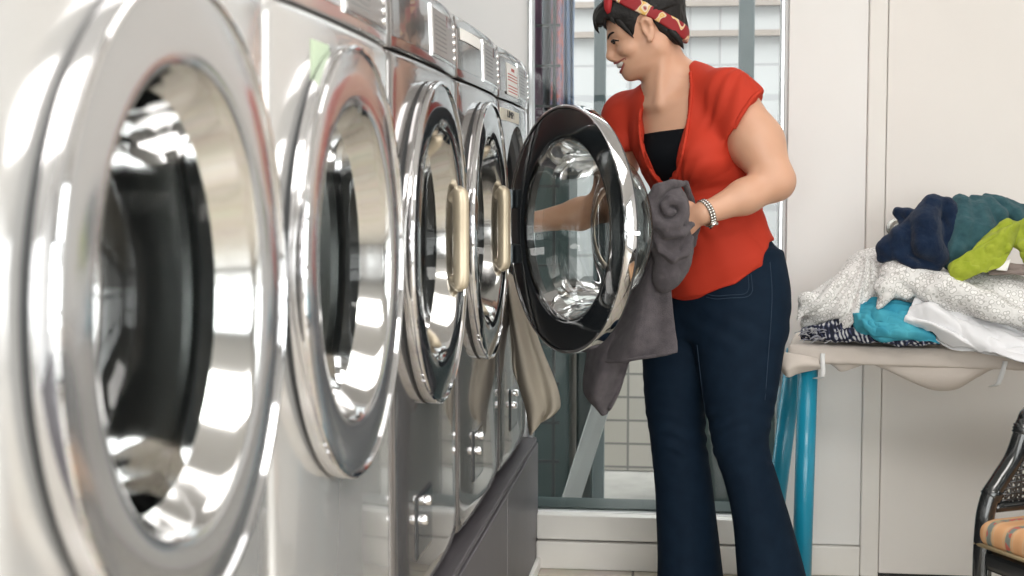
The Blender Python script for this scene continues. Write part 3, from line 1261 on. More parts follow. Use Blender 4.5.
def hell(name, c, r, m, par=None, n=20):
    """ellipsoid in the head frame"""
    bm = bmesh.new()
    bmesh.ops.create_uvsphere(bm, u_segments=n, v_segments=n // 2, radius=1)
    V = [hp(c[0] + v.co.x * r[0], c[1] + v.co.y * r[1], c[2] + v.co.z * r[2]) for v in bm.verts]
    F = [tuple(v.index for v in f.verts) for f in bm.faces]
    bm.free()
    return child(name, V, F, m, par)


def htube(name, pts, rad, m, par=None, n=24, ns=10):
    V, F = tube_geo([hp(*p) for p in pts], rad, n, ns)
    return child(name, V, F, m, par)


for s in (-1, 1):
    e = hell('eye', (.0835, s * .0312, .0000), (.0106, .0120, .0042), M_eye)
    hell('iris', (.0905, s * .0325, .0000), (.0052, .0095, .0046), M_iris, e)
    htube('eyelashes', [(.0790, s * .0470, -.0010), (.0905, s * .039, .0050), (.0955, s * .030, .0050), (.0925, s * .019, .0005)], [.0014, .0034, .0036, .0014], M_iris, e)
    htube('eyebrow', [(.1010, s * .013, .0165), (.0965, s * .026, .0225), (.0870, s * .040, .0245), (.0730, s * .0525, .0190)], [.0020, .0030, .0028, .0010], M_hair)
htube('upper_lip', [(.0770, .0390, -.0460), (.0965, .0210, -.0485), (.1050, .004, -.0460), (.1054, 0, -.0470), (.1050, -.004, -.0460), (.0965, -.0210, -.0485), (.0770, -.0390, -.0460)], [.0012, .0026, .0034, .0034, .0034, .0026, .0012], M_lip)
htube('lower_lip', [(.0770, .0380, -.0485), (.0935, .0200, -.0680), (.0990, 0, -.0735), (.0935, -.0200, -.0680), (.0770, -.0380, -.0485)], [.0018, .0042, .0050, .0042, .0018], M_lip)
htube('teeth', [(.0760, .0340, -.0510), (.0915, .019, -.0555), (.0975, 0, -.0565), (.0915, -.019, -.0555), (.0760, -.0340, -.0510)], [.0026, .0066, .0074, .0066, .0026], M_teeth)
hell('mouth_inside', (.079, 0, -.060), (.013, .022, .010), mat('mouth_dark', (.10, .012, .012), .4))


# hair: shell over the skull inside a side outline (head x forward, z up)
def poly_sd(px, pz, poly):
    d = np.full(np.broadcast(px, pz).shape, 1e9, np.float32)
    s = np.ones_like(d)
    n = len(poly)
    for i in range(n):
        a, b = poly[i], poly[i - 1]
        ex, ez = b[0] - a[0], b[1] - a[1]
        wx, wz = px - a[0], pz - a[1]
        t = np.clip((wx * ex + wz * ez) / (ex * ex + ez * ez), 0, 1)
        d = np.minimum(d, (wx - t * ex) ** 2 + (wz - t * ez) ** 2)
        c1, c2, c3 = pz >= a[1], pz < b[1], ex * wz > ez * wx
        s = np.where((c1 & c2 & c3) | (~c1 & ~c2 & ~c3), -s, s)
    return s * np.sqrt(d)


HL = [(.130, .060), (.122, .042), (.114, .056), (.106, .052), (.098, .062), (.084, .057), (.072, .050), (.060, .034), (.050, .016), (.044, -.006), (.036, .004),
      (.028, .018), (.020, .030), (.008, .040), (-.008, .036), (-.016, .008), (-.020, -.018), (-.036, -.038), (-.050, -.058), (-.062, -.066),
      (-.080, -.050), (-.16, -.02), (-.16, .2), (.16, .2), (.16, .085)]


def hl_xyz(x, y, z):
    X, Y, Z = x - HO[0], y - HO[1], z - HO[2]
    return [X * HR[0, i] + Y * HR[1, i] + Z * HR[2, i] for i in range(3)]


H = Field.box(HO - .155, HO + .17, .0026)
H.ell(hp(-.008, 0, .046), (.103, .086, .094), HR, .02)
H.ell(hp(-.046, 0, .052), (.064, .074, .070), HR, .03)
H.ell(hp(.040, .0, .068), (.070, .070, .052), HR, .02)
H.ell(hp(.082, .018, .072), (.036, .046, .028), HR, .02)               # swept fringe
H.ell(hp(.105, .030, .062), (.018, .026, .018), HR, .015)
H.ell(hp(-.048, 0, -.020), (.054, .066, .060), HR, .02)
for s in (-1, 1):
    H.ell(hp(.028, s * .060, .020), (.026, .016, .034), HR, .015)      # side locks
H.keep(lambda x, y, z: poly_sd(*(lambda q: (q[0], q[2]))(hl_xyz(x, y, z)), HL), .004)


def hair_disp(V, N):
    q = (V - HO) @ HR
    an = np.arctan2(q[:, 2] - .03, q[:, 0] + .01)
    st = np.stack([an * 9, q[:, 1] * 26 + 0 * an, np.full(len(V), .5)], 1)
    st2 = np.stack([an * 3.2 + q[:, 1] * 10, q[:, 1] * 70, an * 0 + 2.5], 1)
    return .0028 * nfast(st2, 1, 2) + .0016 * nfast(np.stack([an * 4, q[:, 1] * 160, an * 0], 1), 1, 4) - .001


V, F = H.mesh(1, .4)
V = V + vnormals(V, F) * hair_disp(V, None)[:, None]
child('hair', V, F, M_hair)
# a few loose pointed locks
for pts, r in (([(.070, .050, .062), (.062, .062, .040), (.052, .069, .014), (.044, .071, -.010)], [.010, .009, .006, .0008]),
               ([(.095, .030, .080), (.112, .036, .070), (.120, .032, .052), (.118, .026, .036)], [.012, .010, .006, .0008]),
               ([(.085, .045, .076), (.096, .050, .064), (.100, .046, .048), (.098, .040, .036)], [.012, .009, .005, .0008]),
               ([(-.050, .058, -.02), (-.058, .058, -.044), (-.064, .052, -.066), (-.066, .046, -.080)], [.012, .010, .006, .0008]),
               ([(.074, .055, .070), (.078, .060, .056), (.074, .062, .040)], [.010, .007, .0008])):
    htube('hair_lock', pts, r, M_hair, None, 16, 8)


# headband: slanting slab around the hair
def band_mat():
    m = bpy.data.materials.new('patterned_headband')
    m.use_nodes = True
    nt = m.node_tree
    b = nt.nodes['Principled BSDF']
    tc = node(nt, 'ShaderNodeTexCoord')
    n = node(nt, 'ShaderNodeTexNoise')
    n.inputs['Scale'].default_value = 26
    n.inputs['Detail'].default_value = 1.5
    nt.links.new(tc.outputs['Object'], n.inputs['Vector'])
    r = node(nt, 'ShaderNodeValToRGB')
    e = r.color_ramp.elements
    e[0].position, e[0].color = 0, (.28, .008, .012, 1)
    e[1].position, e[1].color = 1, (.28, .008, .012, 1)
    for p, c in ((.53, (.28, .008, .012, 1)), (.55, (.78, .62, .46, 1)), (.585, (.72, .42, .05, 1)), (.62, (.80, .70, .58, 1)), (.66, (.28, .008, .012, 1))):
        x = e.new(p)
        x.color = c
    nt.links.new(n.outputs['Fac'], r.inputs['Fac'])
    nt.links.new(r.outputs['Color'], b.inputs['Base Color'])
    b.inputs['Roughness'].default_value = .6
    return m


M_band = band_mat()
HB = Field.box(HO - .15, HO + .165, .0024)
HB.ell(hp(-.008, 0, .044), (.1045, .0890, .0965), HR, .02)
HB.ell(hp(-.046, 0, -.020), (.0575, .0695, .0655), HR, .02)
HB.ell(hp(.040, .0, .068), (.0755, .0755, .0575), HR, .02)
bn = np.array([-.75, 0, .66])
bn /= np.linalg.norm(bn)


def band_sl(x, y, z):
    q = hl_xyz(x, y, z)
    d = (q[0] + .020) * bn[0] + (q[2] - .034) * bn[2]
    w = .0165 + .0020 * np.sin(q[0] * 60)
    return np.abs(d) - w


HB.keep(band_sl, .003)
V, F = HB.mesh(1, .4)
ban = child('headband', V, F, M_band)
rd = mat('red_knot', (.36, .010, .014), .6)
V, F = sheet_geo([[hp(.050, .050, .130), hp(.062, .054, .128), hp(.074, .050, .124)], [hp(.058, .066, .110), hp(.068, .072, .108), hp(.080, .066, .104)],
                  [hp(.066, .073, .090), hp(.076, .078, .088), hp(.086, .072, .086)], [hp(.076, .070, .073), hp(.080, .072, .071), hp(.084, .069, .071)]], 10, 16, .004)
child('knot_tail', V, F, rd, ban)
hell('knot', (.052, .035, .130), (.020, .022, .014), rd, ban)

# ---- clothes
armdir_l = (PP(757, 146, 3.475) - SH_L)
armdir_l /= np.linalg.norm(armdir_l)
FW = np.array([-math.sin(TH), -math.cos(TH), 0])        # her chest direction
LW = np.array([math.cos(TH), -math.sin(TH), 0])         # her left


G = Field.box((-.28, 3.40, .80), (.36, 4.14, 1.48), .0045)
G.loft(torso, grow=.004, k=.02)
for px, Y in ((703, 3.485), (667, 3.545)):
    G.ell(PP(px, 158, Y), (.064, .060, .060), k=.04)
# loose skirt of the blouse, falling over the hips
G.loft([T(312, 727, 3.615, .182, .136), T(285, 724, 3.612, .176, .130), T(255, 720, 3.61, .160, .120), T(225, 712, 3.605, .142, .108), T(200, 704, 3.60, .138, .106)], k=.03)
G.cone(PP(675, 75, 3.65), SH_L, .058, .060, .03)
G.cone(PP(672, 93, 3.63), SH_R, .063, .058, .03)
# puffed cap sleeves, each cut off by the plane of its hem
def union(A, D, k):
    h = np.clip(k - np.abs(A.D - D), 0, None) / k
    A.D = np.minimum(A.D, D) - h * h * k * .25


SL = Field(*G.ax)
SL.cone(SH_L + np.array([-.01, 0, .004]), SH_L + armdir_l * .10, .064, .078, .02)
SL.ell(SH_L + armdir_l * .03 + np.array([.012, 0, .012]), (.062, .066, .058), k=.03)
cl, nl = PP(746, 111, 3.45), np.array([.80, -.12, -.58])
SL.keep(lambda x, y, z: (x - cl[0]) * nl[0] + (y - cl[1]) * nl[1] + (z - cl[2]) * nl[2], .004)
union(G, SL.D, .02)
SL = Field(*G.ax)
SL.ell(SH_R + np.array([-.008, 0, -.004]), (.064, .064, .060), k=.02)
SL.cone(SH_R, SH_R + np.array([-.014, 0, -.10]), .062, .070, .02)
cr = SH_R + np.array([0, 0, -.085])
SL.keep(lambda x, y, z: cr[2] - z + .25 * (x - cr[0]), .004)
union(G, SL.D, .02)
del SL
# V neck outline
vneck = [(683, 40), (690, 84), (687, 118), (679, 155), (668, 189), (655, 172), (645, 150), (641, 118), (648, 92), (650, 40)]


def in_view(x, y, z):
    X, Y, Z = x - _c[0], y - _c[1], z - _c[2]
    d = X * _f[0] + Y * _f[1] + Z * _f[2]
    return 512 + FPX * (X * _r[0] + Y * _r[1] + Z * _r[2]) / d, 288 - FPX * (X * _u[0] + Y * _u[1] + Z * _u[2]) / d, d


NB = PP(672, 86, 3.62)


def vcut(x, y, z):
    # outline of the neckline seen from straight in front of the photo's viewpoint, carried through the front half of the blouse
    px, py, d = in_view(x, y, z)
    s = poly_sd(px, py, vneck) / 400.
    fr = (x - NB[0]) * FW[0] + (y - NB[1]) * FW[1]
    return np.maximum(s, -.005 - fr)


G.op(vcut, (-.2, 3.42, 1.1), (.17, 3.95, 1.5), .003, 'cut')
G.cone(NB + np.array([-.01, 0, -.012]), NB + np.array([-.02, 0, .12]), .066, .074, .004, 'cut')


# slanting wrapped hem with a short slit at her side
hemline = [(560, 306), (672, 300), (700, 297), (735, 284), (763, 266), (767, 240), (790, 242), (900, 242), (900, -400), (560, -400)]


def hem_view(x, y, z):
    px, py, d = in_view(x, y, z)
    return poly_sd(px, py, hemline) / 390.


G.keep(hem_view, .003)


def blouse_disp(V, N):
    q = V.copy()
    u = q[:, 0] * LW[0] + q[:, 1] * LW[1]
    v = q[:, 2]
    w1_ = nfast(np.stack([u * 9 + v * 7, v * 3 - u * 2, q[:, 1] * 2], 1), 1, 1)
    w2 = nfast(np.stack([u * 24 + v * 8, v * 5, q[:, 1] * 3], 1), 1, 2)
    low = np.clip((1.10 - v) / .2, 0, 1)
    # gathered folds under the bust, fanning from the wrap
    c0 = PP(690, 196, 3.5)
    a = np.arctan2(v - c0[2], (u - (c0[0] * LW[0] + c0[1] * LW[1])) + .02)
    r = np.hypot(v - c0[2], u - (c0[0] * LW[0] + c0[1] * LW[1]))
    fan = np.sin(a * 19) * np.exp(-((r - .07) / .05) ** 2)
    # puckered sleeve
    sl = np.exp(-((np.linalg.norm(V - (SH_L + armdir_l * .03), axis=1) - .07) / .03) ** 2)
    ang = np.arctan2(v - SH_L[2], q[:, 0] - SH_L[0])
    pk = np.sin(np.arctan2(q[:, 1] - SH_L[1], q[:, 0] - SH_L[0] - .5 * (v - SH_L[2])) * 11 + v * 30) * sl
    ub = np.exp(-((v - 1.13) / .05) ** 2) * np.clip((u - .02) * 8 + .5, 0, 1)
    dg = billow(V, 15, 61, (.8, -.2, .45), 3.2)
    return .0045 * w1_ * (.5 + low) + .0022 * w2 + .0022 * fan + .0026 * pk + (.006 + .007 * low) * dg + .008 * ub * billow(V, 26, 62, (.9, -.3, .35), 3.)


V, F = G.mesh(2, .5)
N = vnormals(V, F)
V = V + N * blouse_disp(V, N)[:, None]
blouse = child('blouse', V, F, M_red)
GT = BVHTree.FromPolygons([tuple(v) for v in V], [tuple(f) for f in F])


def on_surface(tree, pxs, lift=.002, fallback=3.5):
    out = []
    for px, py in pxs:
        d = Vector(ray(px, py)).normalized()
        h = tree.ray_cast(Vector(_c), d)
        if h[0] is not None:
            out.append(np.array(h[0] - d * lift))
    return out


def ruffle(name, pts, amp, m, par, wid=.007):
    """narrow gathered frill along a line on the cloth"""
    p = spline(pts, 90)
    t = np.linspace(0, 1, 90)
    V, F = tube_geo(p, wid * (.62 + .30 * np.abs(np.sin(t * 78))), 90, 8, True, False)
    return child(name, V, F, m, par)


neck_r = [(683, 57), (688, 72), (689, 88), (688, 104), (686, 120), (681, 148), (675, 172), (668, 188)]
neck_l = [(650, 92), (643, 112), (642, 128), (645, 150), (654, 172), (667, 188)]
for pxs, ox in ((neck_r, 2.5), (neck_l, -2.5)):
    q = on_surface(GT, [(x + ox, y) for x, y in pxs], .001)
    if len(q) > 3:
        ruffle('neck_frill', q, .004, M_red, blouse, .0056)
q = on_surface(GT, [(760, 91), (754, 97), (747, 106), (740, 117), (734, 128)], .0)
if len(q) > 2:
    ruffle('sleeve_frill', q, .004, M_red, blouse, .0070)

# black top in the neckline
K = Field.box((-.2, 3.42, 1.0), (.22, 3.98, 1.42), .0045)
K.loft(torso, grow=-.007, k=.02)
for px, Y in ((700, 3.50), (668, 3.55)):
    K.ell(PP(px, 158, Y), (.0555, .0545, .0525), k=.045)
tz = PP(668, 130, 3.5)[2]
ux = PP(668, 130, 3.5)[0]
K.keep(lambda x, y, z: z - tz - .10 * (x - ux), .003)
V, F = K.mesh(1)
child('black_top', V, F, M_blacktop)

# flared jeans


def J(py, xl, xr, Y, b, ang=-.25):
    p, a, c = PP((xl + xr) / 2, py, Y), PP(xl, py, Y), PP(xr, py, Y)
    w = (c[0] - a[0]) / 2
    return (p[2], p[0], p[1], w * 1.02, b, ang)


jl = [J(250, 700, 783, 3.60, .11), J(290, 694, 786, 3.59, .115), J(330, 691, 785, 3.575, .112), J(370, 698, 781, 3.56, .102), J(405, 704, 775, 3.545, .090),
      J(440, 711, 769, 3.53, .078), J(480, 724, 778, 3.535, .082), J(520, 732, 790, 3.545, .096), J(560, 736, 802, 3.555, .110), J(600, 739, 812, 3.56, .125), J(622, 740, 818, 3.56, .132)]
jr = [J(250, 676, 760, 3.68, .10), J(290, 664, 750, 3.68, .11), J(330, 644, 728, 3.675, .110), J(370, 643, 714, 3.665, .100), J(405, 646, 706, 3.66, .088),
      J(440, 651, 706, 3.65, .080), J(480, 655, 711, 3.66, .083), J(520, 657, 716, 3.67, .094), J(560, 658, 720, 3.68, .106), J(600, 657, 724, 3.69, .122), J(618, 656, 726, 3.69, .128)]
zj = np.arange(.0, 1.04, .0055)
Q = Field(np.arange(-.24, .44, .0050), np.arange(3.48, 4.06, .0055), zj)
Q.loft(jl, k=.012)
Q.loft(jr, k=.012)
Q.loft([T(335, 726, 3.625, .160, .120), T(300, 727, 3.62, .166, .124), T(270, 725, 3.62, .158, .114), T(240, 718, 3.615, .140, .104)], k=.03)
fz = .018
Q.keep(lambda x, y, z: fz - z, .002)


def jeans_disp(V, N):
    v, x, y = V[:, 2], V[:, 0], V[:, 1]
    kn_ = np.exp(-((v - .52) / .10) ** 2)
    f1 = np.sin(v * 150 + 3 * np.sin(x * 28) + y * 30) * nfast(V, 12, 3)
    f2 = nfast(V * np.array([14, 14, 5]), 1, 5)
    up = np.exp(-((v - .80) / .07) ** 2) * np.sin(v * 110 + x * 60)
    return .0042 * kn_ * f1 + .0035 * f2 + .0012 * up


V, F = Q.mesh(2, .5)
N = vnormals(V, F)
V = V + N * jeans_disp(V, N)[:, None]
jeans = child('jeans', V, F, M_jeans)
JT = BVHTree.FromPolygons([tuple(v) for v in V], [tuple(f) for f in F])
for k_, pxs in enumerate(([(706, 297), (716, 299), (730, 298), (746, 297), (752, 292), (752, 284), (751, 274)], [(706, 294), (716, 296), (730, 295), (744, 294), (748.5, 289), (748.5, 281), (748, 275)],
                          [(770, 262), (772, 290), (771, 320), (768, 360), (765, 400)], [(697, 345), (701, 380), (705, 410), (708, 430)])):
    q = on_surface(JT, pxs, .0008)
    if len(q) > 2:
        V, F = tube_geo(q, .0010, 40, 5)
        child('seam_stitching', V, F, M_stitch, jeans)

# shoes below the frame
for an, rz in ((AN_L, 0), (AN_R, 0)):
    S = Field.box((an[0] - .22, an[1] - .18, 0), (an[0] + .12, an[1] + .12, .14), .006)
    heel = np.array([an[0] + .03, an[1] + .02, .045])
    toe = np.array([an[0] - .14, an[1] - .085, .030])
    S.cone(heel, toe, .046, .032, .02)
    S.cone(np.array([an[0], an[1], .09]), heel, .044, .044, .02)
    S.keep(lambda x, y, z: .003 - z, .003)
    V, F = S.mesh(1)
    child('shoe', V, F, M_shoe)

# bracelet watch on the left wrist
ax = (PP(744, 197, 3.395) - WR_L)
ax /= np.linalg.norm(ax)
wc = WR_L + ax * .006
u, v, _ = frame_axes(ax)
ring_ = []
for t in np.linspace(0, 2 * PI, 28, endpoint=False):
    ring_.append(wc + (u * math.cos(t) + v * math.sin(t)) * .0315)
watch = empty('watch', wc - WO)
watch.parent = wo
geos = []
for i in range(28):
    a, b = ring_[i], ring_[(i + 1) % 28]
    geos.append(tube_geo([a * .94 + b * .06 - ax * .004, a * .06 + b * .94 - ax * .004], .0040, 2, 8, True, False))
    geos.append(tube_geo([a * .94 + b * .06 + ax * .004, a * .06 + b * .94 + ax * .004], .0040, 2, 8, True, False))
band = multi('watch_band', [(np.asarray(g[0]) - wc, g[1]) for g in geos], M_watch, watch)
tow = -ray(700, 222)
tow /= np.linalg.norm(tow)
dn = np.array([-.1, 0, -1.])
cd = tow * .45 + dn * .75
cd = cd - ax * (cd @ ax)
cd /= np.linalg.norm(cd)
cs = lathe('watch_case', [(0, .0075), (.0095, .0070), (.0125, .0050), (.0130, .001), (.011, -.002), (0, -.002)], M_watch, watch, 32)
zq = Vector(cd).to_track_quat('X', 'Z')
cs.rotation_mode = 'QUATERNION'
cs.rotation_quaternion = zq
cs.location = cd * .034

# ------------------------------------------------------------------ cloth things
def terry(name, col, c2, bump=.9):
    return mat(name, col, .95, sheen=.14, spec=.1, var=(45., c2, .7), bump=(420, bump, .004))


M_gtowel = terry('grey_terry', (.125, .110, .118), (.085, .074, .082))
M_beige = mat('beige_cotton', (.50, .45, .38), .85, spec=.1, var=(8., (.44, .39, .32), .5), bump=(300, .2, .001))


def cloth_noise(V, N, a1, s1, a2=0., s2=1., seed=0):
    return a1 * nfast(V, s1, seed) + (a2 * nfast(V, s2, seed + 7) if a2 else 0)


def grid_rows(rows, nu, nv):
    R = np.array([spline(r, nu) for r in rows])
    return np.array([spline(R[:, j], nv) for j in range(nu)]).transpose(1, 0, 2)


def pr(*ks):
    return [P(*k) for k in ks]


# grey towel: bundle in her hand and two tails that hang from it
def qr(*ks):
    return [QP(*k) for k in ks]


def QP(px, py, Y):
    return PP(px, py, Y + .022)


FT = Field.box((-.32, 3.24, .62), (.06, 3.62, 1.24), .0042)
FT.ell(QP(667, 211, 3.295), (.056, .042, .066), k=.02)
FT.ell(QP(664, 236, 3.30), (.048, .040, .050), k=.03)
FT.ell(QP(672, 262, 3.305), (.042, .030, .080), np.array([[.94, 0, -.34], [0, 1, 0], [.34, 0, .94]]).T, k=.03)
FT.chain(qr((686, 184, 3.36), (690, 200, 3.40), (695, 226, 3.42), (692, 244, 3.41)), [.009, .013, .014, .012], .006)
FT.chain(qr((683, 184, 3.300), (672, 183, 3.266), (658, 190, 3.256), (649, 204, 3.259), (652, 220, 3.256), (664, 227, 3.251), (677, 224, 3.253), (684, 214, 3.259), (681, 203, 3.253), (671, 199, 3.247), (664, 206, 3.246), (667, 213, 3.245), (674, 212, 3.247)),
         [.006, .010, .015, .017, .017, .016, .014, .012, .011, .010, .009, .008, .006], .005)
FT.chain(qr((650, 226, 3.276), (666, 234, 3.253), (682, 234, 3.253), (692, 224, 3.281)), [.010, .011, .011, .009], .005)
FT.chain(qr((656, 238, 3.266), (660, 250, 3.261), (674, 259, 3.266), (685, 252, 3.276), (691, 238, 3.291)), [.008, .009, .009, .009, .008], .005)
V, F = FT.mesh(2, .5)
N = vnormals(V, F)
V = V + N * (.0032 * billow(V, 24, 3, (.3, 0, 1.), 1.6) + .0012 * nfast(V, 110, 4))[:, None]
g0 = (V, [tuple(f) for f in F])


def fold(amp, n, ph=0., pw=1.):
    def w(G):
        nv, nu = G.shape[:2]
        u = np.linspace(0, 1, nu)[None, :]
        v = np.linspace(0, 1, nv)[:, None]
        d = amp * np.sin(u * n * 2 * PI + ph + 1.5 * v) * (.25 + .75 * v ** pw) + amp * .5 * np.sin(u * n * 3.7 + v * 5 + ph)
        q = nfast(np.stack([(u * 5 + v * 0).ravel(), (v * 4 + u * 0).ravel(), np.full(nu * nv, ph)], 1), 1, 31).reshape(nv, nu)
        G = G.copy()
        G[:, :, 1] += d + amp * .5 * q
        return G
    return w


g1 = sheet_geo([qr((648, 236, 3.34), (657, 240, 3.33), (668, 244, 3.33)), qr((640, 262, 3.36), (654, 268, 3.33), (670, 266, 3.32)),
                qr((628, 298, 3.36), (648, 300, 3.31), (672, 300, 3.31)), qr((615, 332, 3.35), (646, 330, 3.28), (675, 330, 3.30)), qr((604, 352, 3.34), (644, 348, 3.27), (677, 342, 3.29)), qr((603, 363, 3.33), (640, 360, 3.27), (677, 352, 3.28))],
               60, 60, .007, fold(.011, 1.6, .4))
g2 = sheet_geo([qr((640, 250, 3.38), (652, 252, 3.36)), qr((616, 310, 3.39), (634, 312, 3.36), (648, 314, 3.37)), qr((592, 342, 3.39), (610, 348, 3.34), (633, 352, 3.36)), qr((586, 366, 3.38), (606, 372, 3.32), (628, 366, 3.35)),
                qr((585, 392, 3.37), (600, 398, 3.32), (620, 390, 3.35)), qr((600, 412, 3.36), (605, 415, 3.34), (610, 408, 3.345))],
               40, 60, .008, fold(.009, 1.2, 1.))
V, F = tube_geo(qr((603, 361, 3.328), (622, 361, 3.29), (640, 358, 3.267), (660, 355, 3.275), (677, 350, 3.28)), .0042, 40, 8)
tw = multi('hand_towel', [g0, g1, g2, (V, F)], M_gtowel)
tag(tw, 'grey terry towel bunched in the woman\'s hand and hanging below the open door', 'towel')

# beige cloth spilling from the far machine
g1 = sheet_geo([pr((503, 268, 3.80), (508, 272, 3.79), (512, 276, 3.80)), pr((506, 300, 3.75), (515, 304, 3.72), (527, 306, 3.74)), pr((513, 340, 3.71), (524, 342, 3.69), (540, 344, 3.72)),
                pr((518, 380, 3.71), (536, 382, 3.66), (556, 384, 3.70)), pr((526, 408, 3.70), (544, 410, 3.66), (560, 404, 3.70)), pr((530, 436, 3.70), (540, 424, 3.67), (556, 412, 3.70))], 40, 50, .005, fold(.016, 1.7, .9))
g2 = sheet_geo([pr((506, 282, 3.82), (511, 286, 3.80)), pr((510, 330, 3.74), (518, 334, 3.72)), pr((514, 372, 3.72), (520, 376, 3.72)), pr((528, 400, 3.73), (533, 404, 3.71))], 16, 36, .005, fold(.008, 1., .2))
bc = multi('beige_cloth', [g1, g2], M_beige)
tag(bc, 'beige cotton cloth hanging out of the far washing machine beside the plinth', 'cloth')

# ------------------------------------------------------------------ ironing table
TA = math.radians(-8)
TF = np.array([.264, 3.85, 0])                # front left corner of the top
tx, ty = np.array([math.cos(TA), math.sin(TA), 0]), np.array([-math.sin(TA), math.cos(TA), 0])
TZ = .735


def tp_(a, b, z):
    return TF + tx * a + ty * b + np.array([0, 0, z])


M_cover = mat('beige_table_cover', (.70, .63, .58), .85, spec=.1, var=(7., (.63, .56, .50), .5), bump=(240, .3, .0015))
M_blue = mat('turquoise_tube', (.010, .26, .40), .3, coat=.3)
M_clip = mat('white_clip', (.82, .82, .82), .4)
tb = empty('ironing_table', TF, TA)
tag(tb, 'long table with blue tube legs and beige cloth cover carrying the laundry pile', 'table')
TL, TW_ = 1.45, .37


def local(V):
    V = np.asarray(V, float) - TF
    return np.stack([V @ tx, V @ ty, V[:, 2]], 1)


box('table_top', (.012, .012, TZ - .042), (TL - .012, TW_ - .012, TZ - .008), mat('table_board', (.45, .38, .3), .7), tb, .004)
# fitted cover: rounded shell over the top, sagging folds under the front edge
FC = Field.box((-.03, -.04, TZ - .14), (TL + .03, TW_ + .04, TZ + .02), .0055)


def rbox(c, h, r):
    def fn(x, y, z):
        q = [np.abs(x - c[0]) - h[0] + r, np.abs(y - c[1]) - h[1] + r, np.abs(z - c[2]) - h[2] + r]
        return np.sqrt(sum(np.maximum(t, 0) ** 2 for t in q)) + np.minimum(np.maximum(np.maximum(q[0], q[1]), q[2]), 0) - r
    return fn


FC.op(rbox((TL / 2, TW_ / 2, TZ - .025), (TL / 2, TW_ / 2, .026), .011), (0, 0, TZ - .06), (TL, TW_, TZ), .006)
V, F = FC.mesh(1)
N = vnormals(V, F)
V = V + N * (.0018 * nfast(V * np.array([1, 1, 2]), 22, 2) + .0012 * nfast(V, 60, 3))[:, None]
mesh_obj('cover', V, F, M_cover, tb)


def lp(*ks):
    """pixel + depth behind the front edge, in table space"""
    out = []
    for px, py, b in ks:
        d = ray(px, py)
        # plane parallel to the table front at distance b
        n = ty
        t = ((TF + ty * b - _c) @ n) / (d @ n)
        out.append(local([_c + d * t])[0])
    return out


cg = [sheet_geo([lp((776, 352, -.004), (782, 352, -.012), (796, 354, -.014), (818, 358, -.006)), lp((777, 364, -.008), (786, 366, -.024), (800, 366, -.022), (820, 366, -.002)),
                 lp((784, 374, 0), (789, 377, -.014), (800, 373, -.004), (822, 368, .02))], 30, 20, .003, fold(.004, 1.5)),
      sheet_geo([lp((868, 360, .012), (905, 362, .010), (950, 364, .010), (1000, 367, .012)), lp((880, 367, .03), (910, 378, .02), (955, 380, .02), (990, 370, .03)),
                 lp((905, 372, .06), (928, 388, .05), (955, 389, .05), (975, 378, .06)), lp((915, 372, .10), (930, 384, .09), (955, 384, .09), (970, 376, .10))], 40, 24, .003, fold(.003, 1.2)),
      sheet_geo([lp((826, 360, .012), (845, 361, .012), (866, 362, .012)), lp((834, 366, .03), (842, 371, .03), (858, 366, .03)), lp((836, 364, .05), (842, 367, .05), (852, 364, .05))], 16, 12, .003)]
multi('cover_drape', cg, M_cover, tb)
# legs: splayed tubes with cross rails
for a, b, a2, b2 in ((.052, .050, .042, .035), (.0, .325, -.075, .345), (TL - .09, .055, TL - .06, .03), (TL - .09, .32, TL - .06, .34)):
    tube('leg', [(a2, b2, .0), (a, b, TZ - .05)], .0262, M_blue, tb, 2, 24)
tube('rail', [(.10, .30, TZ - .065), (TL - .09, .31, TZ - .065)], .012, M_blue, tb, 2, 16)
for px, sl in ((823, 0), (1005, 6)):
    y0 = 348 + (px - 790) * .043
    q = lp((px, y0 + 4, -.004), (px - .5, y0 + 8, -.005), (px - sl, y0 + 25, -.004), (px - sl - 3, y0 + 28, .004), (px - sl - 8, y0 + 29, .02))
    Vc, Fc = sheet_geo([[k + np.array([-.006, 0, 0]), k + np.array([.006, 0, 0])] for k in q], 3, 20, .003)
    mesh_obj('clip', Vc, Fc, M_clip, tb)


# ------------------------------------------------------------------ laundry on the table
DYL = .26


def LP(px, py, Y):
    return P(px, py, Y + DYL)


def lr(*ks):
    return [LP(*k) for k in ks]


def blob(name, h, lo, hi, build, m, label, cat, a1=.004, s1=30, a2=.0015, s2=90, seed=1, smooth=2, extra=None, grp=None):
    fl = Field.box(lo, hi, h)
    build(fl)
    fl.keep(lambda x, y, z: TZ + .0015 - z, .002) if lo[2] < TZ + .05 else None
    V, F = fl.mesh(smooth, .5)
    N = vnormals(V, F)
    d = cloth_noise(V, N, a1, s1, a2, s2, seed)
    if extra is not None:
        d = d + extra(V, N)
    V = V + N * (d * np.clip((V[:, 2] - TZ - .003) / .012, 0, 1))[:, None]
    o = mesh_obj(name, V, F, m)
    return tag(o, label, cat, grp)


